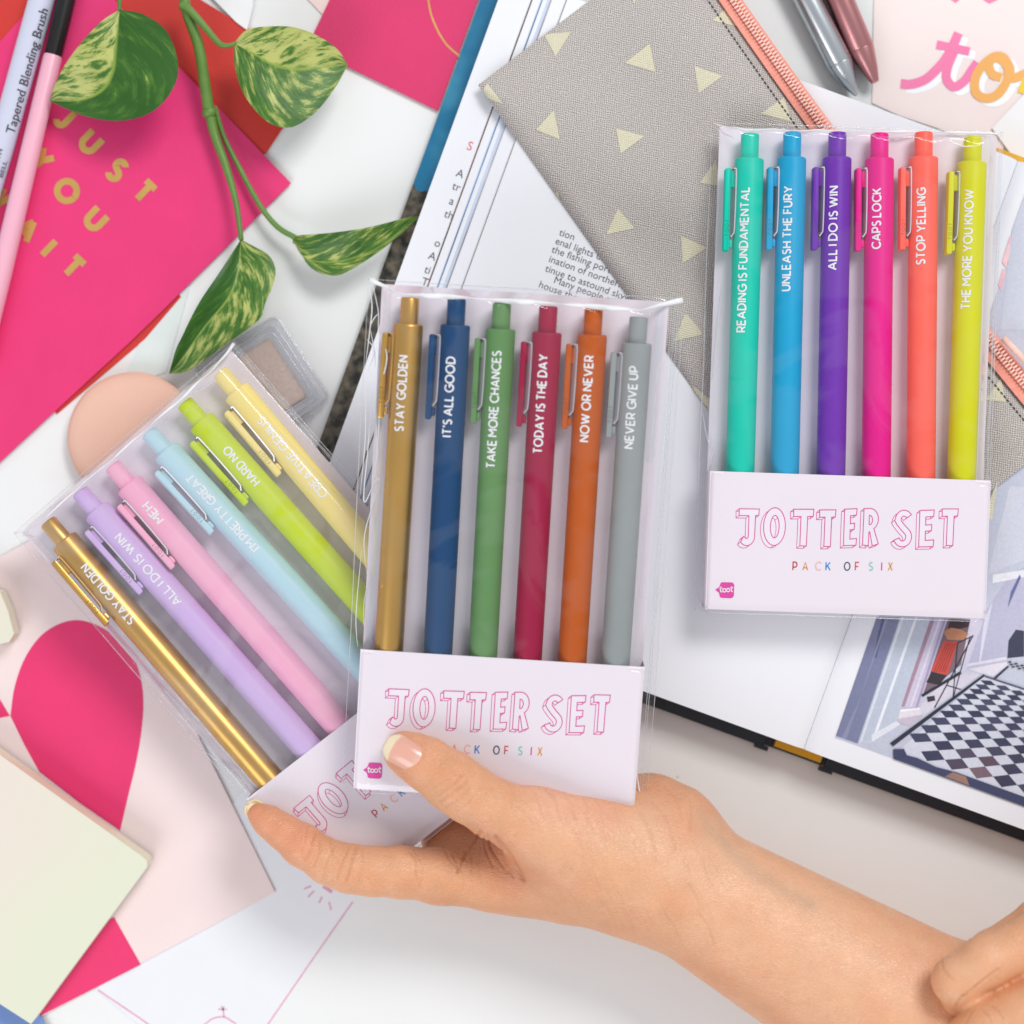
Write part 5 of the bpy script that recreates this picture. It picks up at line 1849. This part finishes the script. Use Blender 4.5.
# fine lines running across the wrist and the ball of the thumb
rr = random.Random(4)
for k in range(46):
    x = 560 + rr.random() * 150; y = 800 + (x - 560) * .25 + rr.random() * 95
    l = 14 + rr.random() * 22
    CR.append(([(x, y), (x + l * .32, y + l * .5), (x + l * .5, y + l)], .9, .2, .07))
for q in [[(664, 786), (676, 800), (683, 820)], [(650, 800), (668, 822), (676, 850)], [(690, 800), (692, 815), (690, 830)], [(640, 812), (652, 838), (656, 866)]]:
    CR.append((q, 1.6, .35, .10))
TI = [('red', [(255, 812), (300, 842)], 26, .42, (224, 130, 98)), ('pale', [(560, 815), (640, 830)], 34, .4, (242, 198, 166)), ('pale', [(330, 858), (430, 866)], 9, .35, (240, 192, 156)), ('red', [(390, 745), (415, 760)], 24, .30, (226, 140, 112)), ('red', [(440, 772), (462, 795)], 24, .22, (214, 140, 96)),
      ('pale', [(700, 860), (900, 980)], 55, .5, (240, 194, 162)), ('vein', spline([(700, 815), (730, 850), (765, 880), (810, 905)], 12), 8, .38, (186, 160, 134)),
      ('web', [(478, 838), (520, 880)], 18, .40, (190, 104, 70)), ('pink', [(545, 800), (600, 812)], 22, .25, (240, 172, 150)), ('red', [(660, 785), (690, 820)], 20, .25, (226, 150, 110)),
      ('warm', [(440, 900), (600, 925), (690, 972), (770, 1025)], 24, .38, (200, 130, 84)), ('warm', [(345, 865), (420, 870)], 24, .18, (216, 150, 104))]  # brown along the arm's lower edge is shading painted into the skin tone
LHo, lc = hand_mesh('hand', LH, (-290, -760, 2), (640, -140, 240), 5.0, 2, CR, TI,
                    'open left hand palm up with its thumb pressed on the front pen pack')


def thumb_nail():
    mb = MB()
    tip = Vector((-.865, -.502)); acr = Vector((.502, -.865))     # along the nail, across it (photo axes)
    N, M_ = 26, 16
    c = Vector((404.5, 753.5))
    for nm, t0, t1 in (('plate', -20, 13.0), ('edge', 13.0, 21.5)):
        pass
    vs, cols = [], []
    for i in range(N + 1):
        t = -19.5 + 41.5 * i / N
        # outline: rounded cuticle, long sides, rounded free edge
        if t < -8: hw = 14.2 * math.sqrt(max(0, 1 - ((t + 8) / 12.0) ** 2))
        elif t < 8: hw = 14.2 + (t + 8) / 16 * .9
        else: hw = 15.1 * math.sqrt(max(0.0, 1 - ((t - 8) / 14.3) ** 2)) ** .9
        for j in range(M_ + 1):
            b = (j / M_ - .5) * 2
            p = c + tip * t + acr * (b * hw)
            z = 171.6 - 3.2 * ((t + 20) / 40) ** 2 * 2.2 - 6.5 * (b * hw / 15) ** 2 + (0 if t > -17 else -.6)
            vs.append(W(p.x, p.y, z))
            free = sm((t - (13.6 - 3.2 * b * b) + .8) / 1.6)
            lun = math.exp(-((t + 16) / 5) ** 2 - (b * 1.5) ** 2) * .5
            pk = np.array(lin((228, 170, 150))[:3]) * (1 - lun) + np.array(lin((240, 200, 184))[:3]) * lun
            cc_ = pk * (1 - free) + np.array(lin((234, 216, 184))[:3]) * free
            cols.append(tuple(cc_) + (1,))
    w_ = M_ + 1
    for i in range(N):
        for j in range(M_):
            q = (i * w_ + j, i * w_ + j + 1, (i + 1) * w_ + j + 1, (i + 1) * w_ + j)
            mb.add([vs[k] for k in q], [(0, 1, 2, 3)], 0, col=None)
    o = MB()
    o.add(vs, [(i * w_ + j, i * w_ + j + 1, (i + 1) * w_ + j + 1, (i + 1) * w_ + j) for i in range(N) for j in range(M_)])
    ob = o.build('thumbnail', NAIL, LHo, origin=tuple(lc), smooth=True)
    ca = ob.data.color_attributes.new('Col', 'FLOAT_COLOR', 'POINT')
    ca.data.foreach_set('color', np.array(cols, np.float32).ravel())
    md = ob.modifiers.new('thick', 'SOLIDIFY'); md.thickness = 1.1 * K; md.offset = 0
    return ob


thumb_nail()
# index nail seen end-on under the fingertip
o = MB()
vs = []
N, M_ = 10, 10
tip = Vector((-.80, -.60)); acr = Vector((.60, -.80))
for i in range(N + 1):
    t = -16 + 25.5 * i / N
    hw = 9.5 if t < 2 else 9.5 * math.sqrt(max(0, 1 - ((t - 2) / 7.6) ** 2))
    for j in range(M_ + 1):
        b = (j / M_ - .5) * 2
        p = Vector((255, 810)) + tip * t + acr * (b * hw)
        vs.append(W(p.x, p.y, 86 + 3.5 * b * b))
w_ = M_ + 1
o.add(vs, [(i * w_ + j, i * w_ + j + 1, (i + 1) * w_ + j + 1, (i + 1) * w_ + j) for i in range(N) for j in range(M_)])
ob = o.build('fingernail', mat('nail_tip', (242, 226, 184), .25, var=.02), LHo, origin=tuple(lc), smooth=True)
md = ob.modifiers.new('thick', 'SOLIDIFY'); md.thickness = 1.4 * K

# right hand resting on the forearm: curled fingers at the lower right corner
rb_ = [[hp(1240, 950, 190, 70), hp(1160, 985, 196, 60), hp(1110, 1010, 198, 44)], [hp(1180, 1060, 180, 60), hp(1120, 1075, 180, 46)]]
f1 = [hp(1110, 912, 196, 29), hp(1040, 937, 202, 26), hp(985, 962, 202, 24.5), hp(957, 981, 198, 23.5), hp(960, 998, 176, 18), hp(985, 1008, 158, 16)]
f0 = [hp(1110, 892, 176, 26), hp(1040, 920, 176, 21), hp(990, 950, 172, 18), hp(965, 968, 168, 16)]
f2 = [hp(1120, 968, 206, 34), hp(1050, 1000, 214, 31), hp(990, 1030, 212, 29), hp(972, 1042, 206, 26), hp(980, 1058, 180, 18)]
f3 = [hp(1140, 1040, 200, 36), hp(1070, 1070, 206, 32), hp(1005, 1095, 204, 28), hp(990, 1108, 190, 22)]
th2 = [hp(1180, 1090, 180, 34), hp(1120, 1120, 178, 26), hp(1060, 1135, 176, 22)]
RH = HandField(rb_, [(f1, 7), (f0, 7), (f2, 7), (f3, 5), (th2, 10)])
zr = lambda pts: zz(874, 874, 6.827, pts)
CR2 = []
for p, w_, d_, k_ in [([(850, 650), (790, 690), (690, 770)], 1.0, .8, .3), ([(560, 900), (600, 840), (690, 770)], 1.0, .6, .3), ([(460, 600), (480, 660), (540, 720)], 1.2, .5, .15),
                      ([(740, 930), (780, 970), (800, 1010)], .8, .5, .22), ([(800, 900), (850, 940), (880, 990)], .8, .5, .22), ([(680, 930), (650, 970), (630, 1020)], .8, .4, .2),
                      ([(600, 830), (625, 835), (640, 820)], .9, .7, .3)]:
    CR2.append((zr(p), w_, d_, k_))
TI2 = [('red', zr([(420, 640), (440, 720)]), 14, .3, (226, 150, 110)), ('red', zr([(700, 680), (900, 560)]), 14, .2, (232, 160, 124)), ('pale', zr([(560, 640), (800, 540)]), 16, .25, (242, 202, 166))]
hand_mesh('hand', RH, (335, -600, 120), (700, -325, 262), 3.6, 2, CR2, TI2,
          'curled fingers of the right hand resting on the forearm in the bottom right corner')
# ------------------------------------------------------------------ light and camera
w = bpy.data.worlds.new('World'); SC.world = w; w.use_nodes = True
bg = w.node_tree.nodes['Background']
bg.inputs['Color'].default_value = (.95, .97, 1.0, 1)
bg.inputs['Strength'].default_value = .57


def area(name, loc, size, power, col, target=(0, 0, 0)):
    l = bpy.data.lights.new(name, 'AREA'); l.shape = 'RECTANGLE'; l.size, l.size_y = size; l.energy = power; l.color = col
    o = bpy.data.objects.new(name, l); COL.objects.link(o)
    o.location = loc
    o.rotation_euler = (Vector(target) - Vector(loc)).to_track_quat('-Z', 'Y').to_euler()
    return o


area('window_light', (.62, .98, 1.35), (.7, .5), 17.5, (1, .985, .96))
area('fill_light', (-.75, -1.35, 1.15), (1.3, .9), 15.5, (.94, .965, 1))

cam = bpy.data.cameras.new('camera'); co = bpy.data.objects.new('camera', cam); COL.objects.link(co)
co.location = (0, 0, D * K); co.rotation_euler = (0, 0, 0)
cam.sensor_width = 36; cam.lens = 36 * D / 1024
cam.clip_start = .01; cam.clip_end = 10
cam.dof.use_dof = True; cam.dof.focus_distance = (D - 105) * K; cam.dof.aperture_fstop = 5.6
SC.camera = co
SC.view_settings.view_transform = 'Standard'; SC.view_settings.look = 'None'; SC.view_settings.exposure = 0; SC.view_settings.gamma = 1
cy = SC.cycles
cy.max_bounces = 10; cy.diffuse_bounces = 4; cy.glossy_bounces = 4; cy.transparent_max_bounces = 24; cy.transmission_bounces = 6
cy.caustics_reflective = False; cy.caustics_refractive = False
cy.use_denoising = True
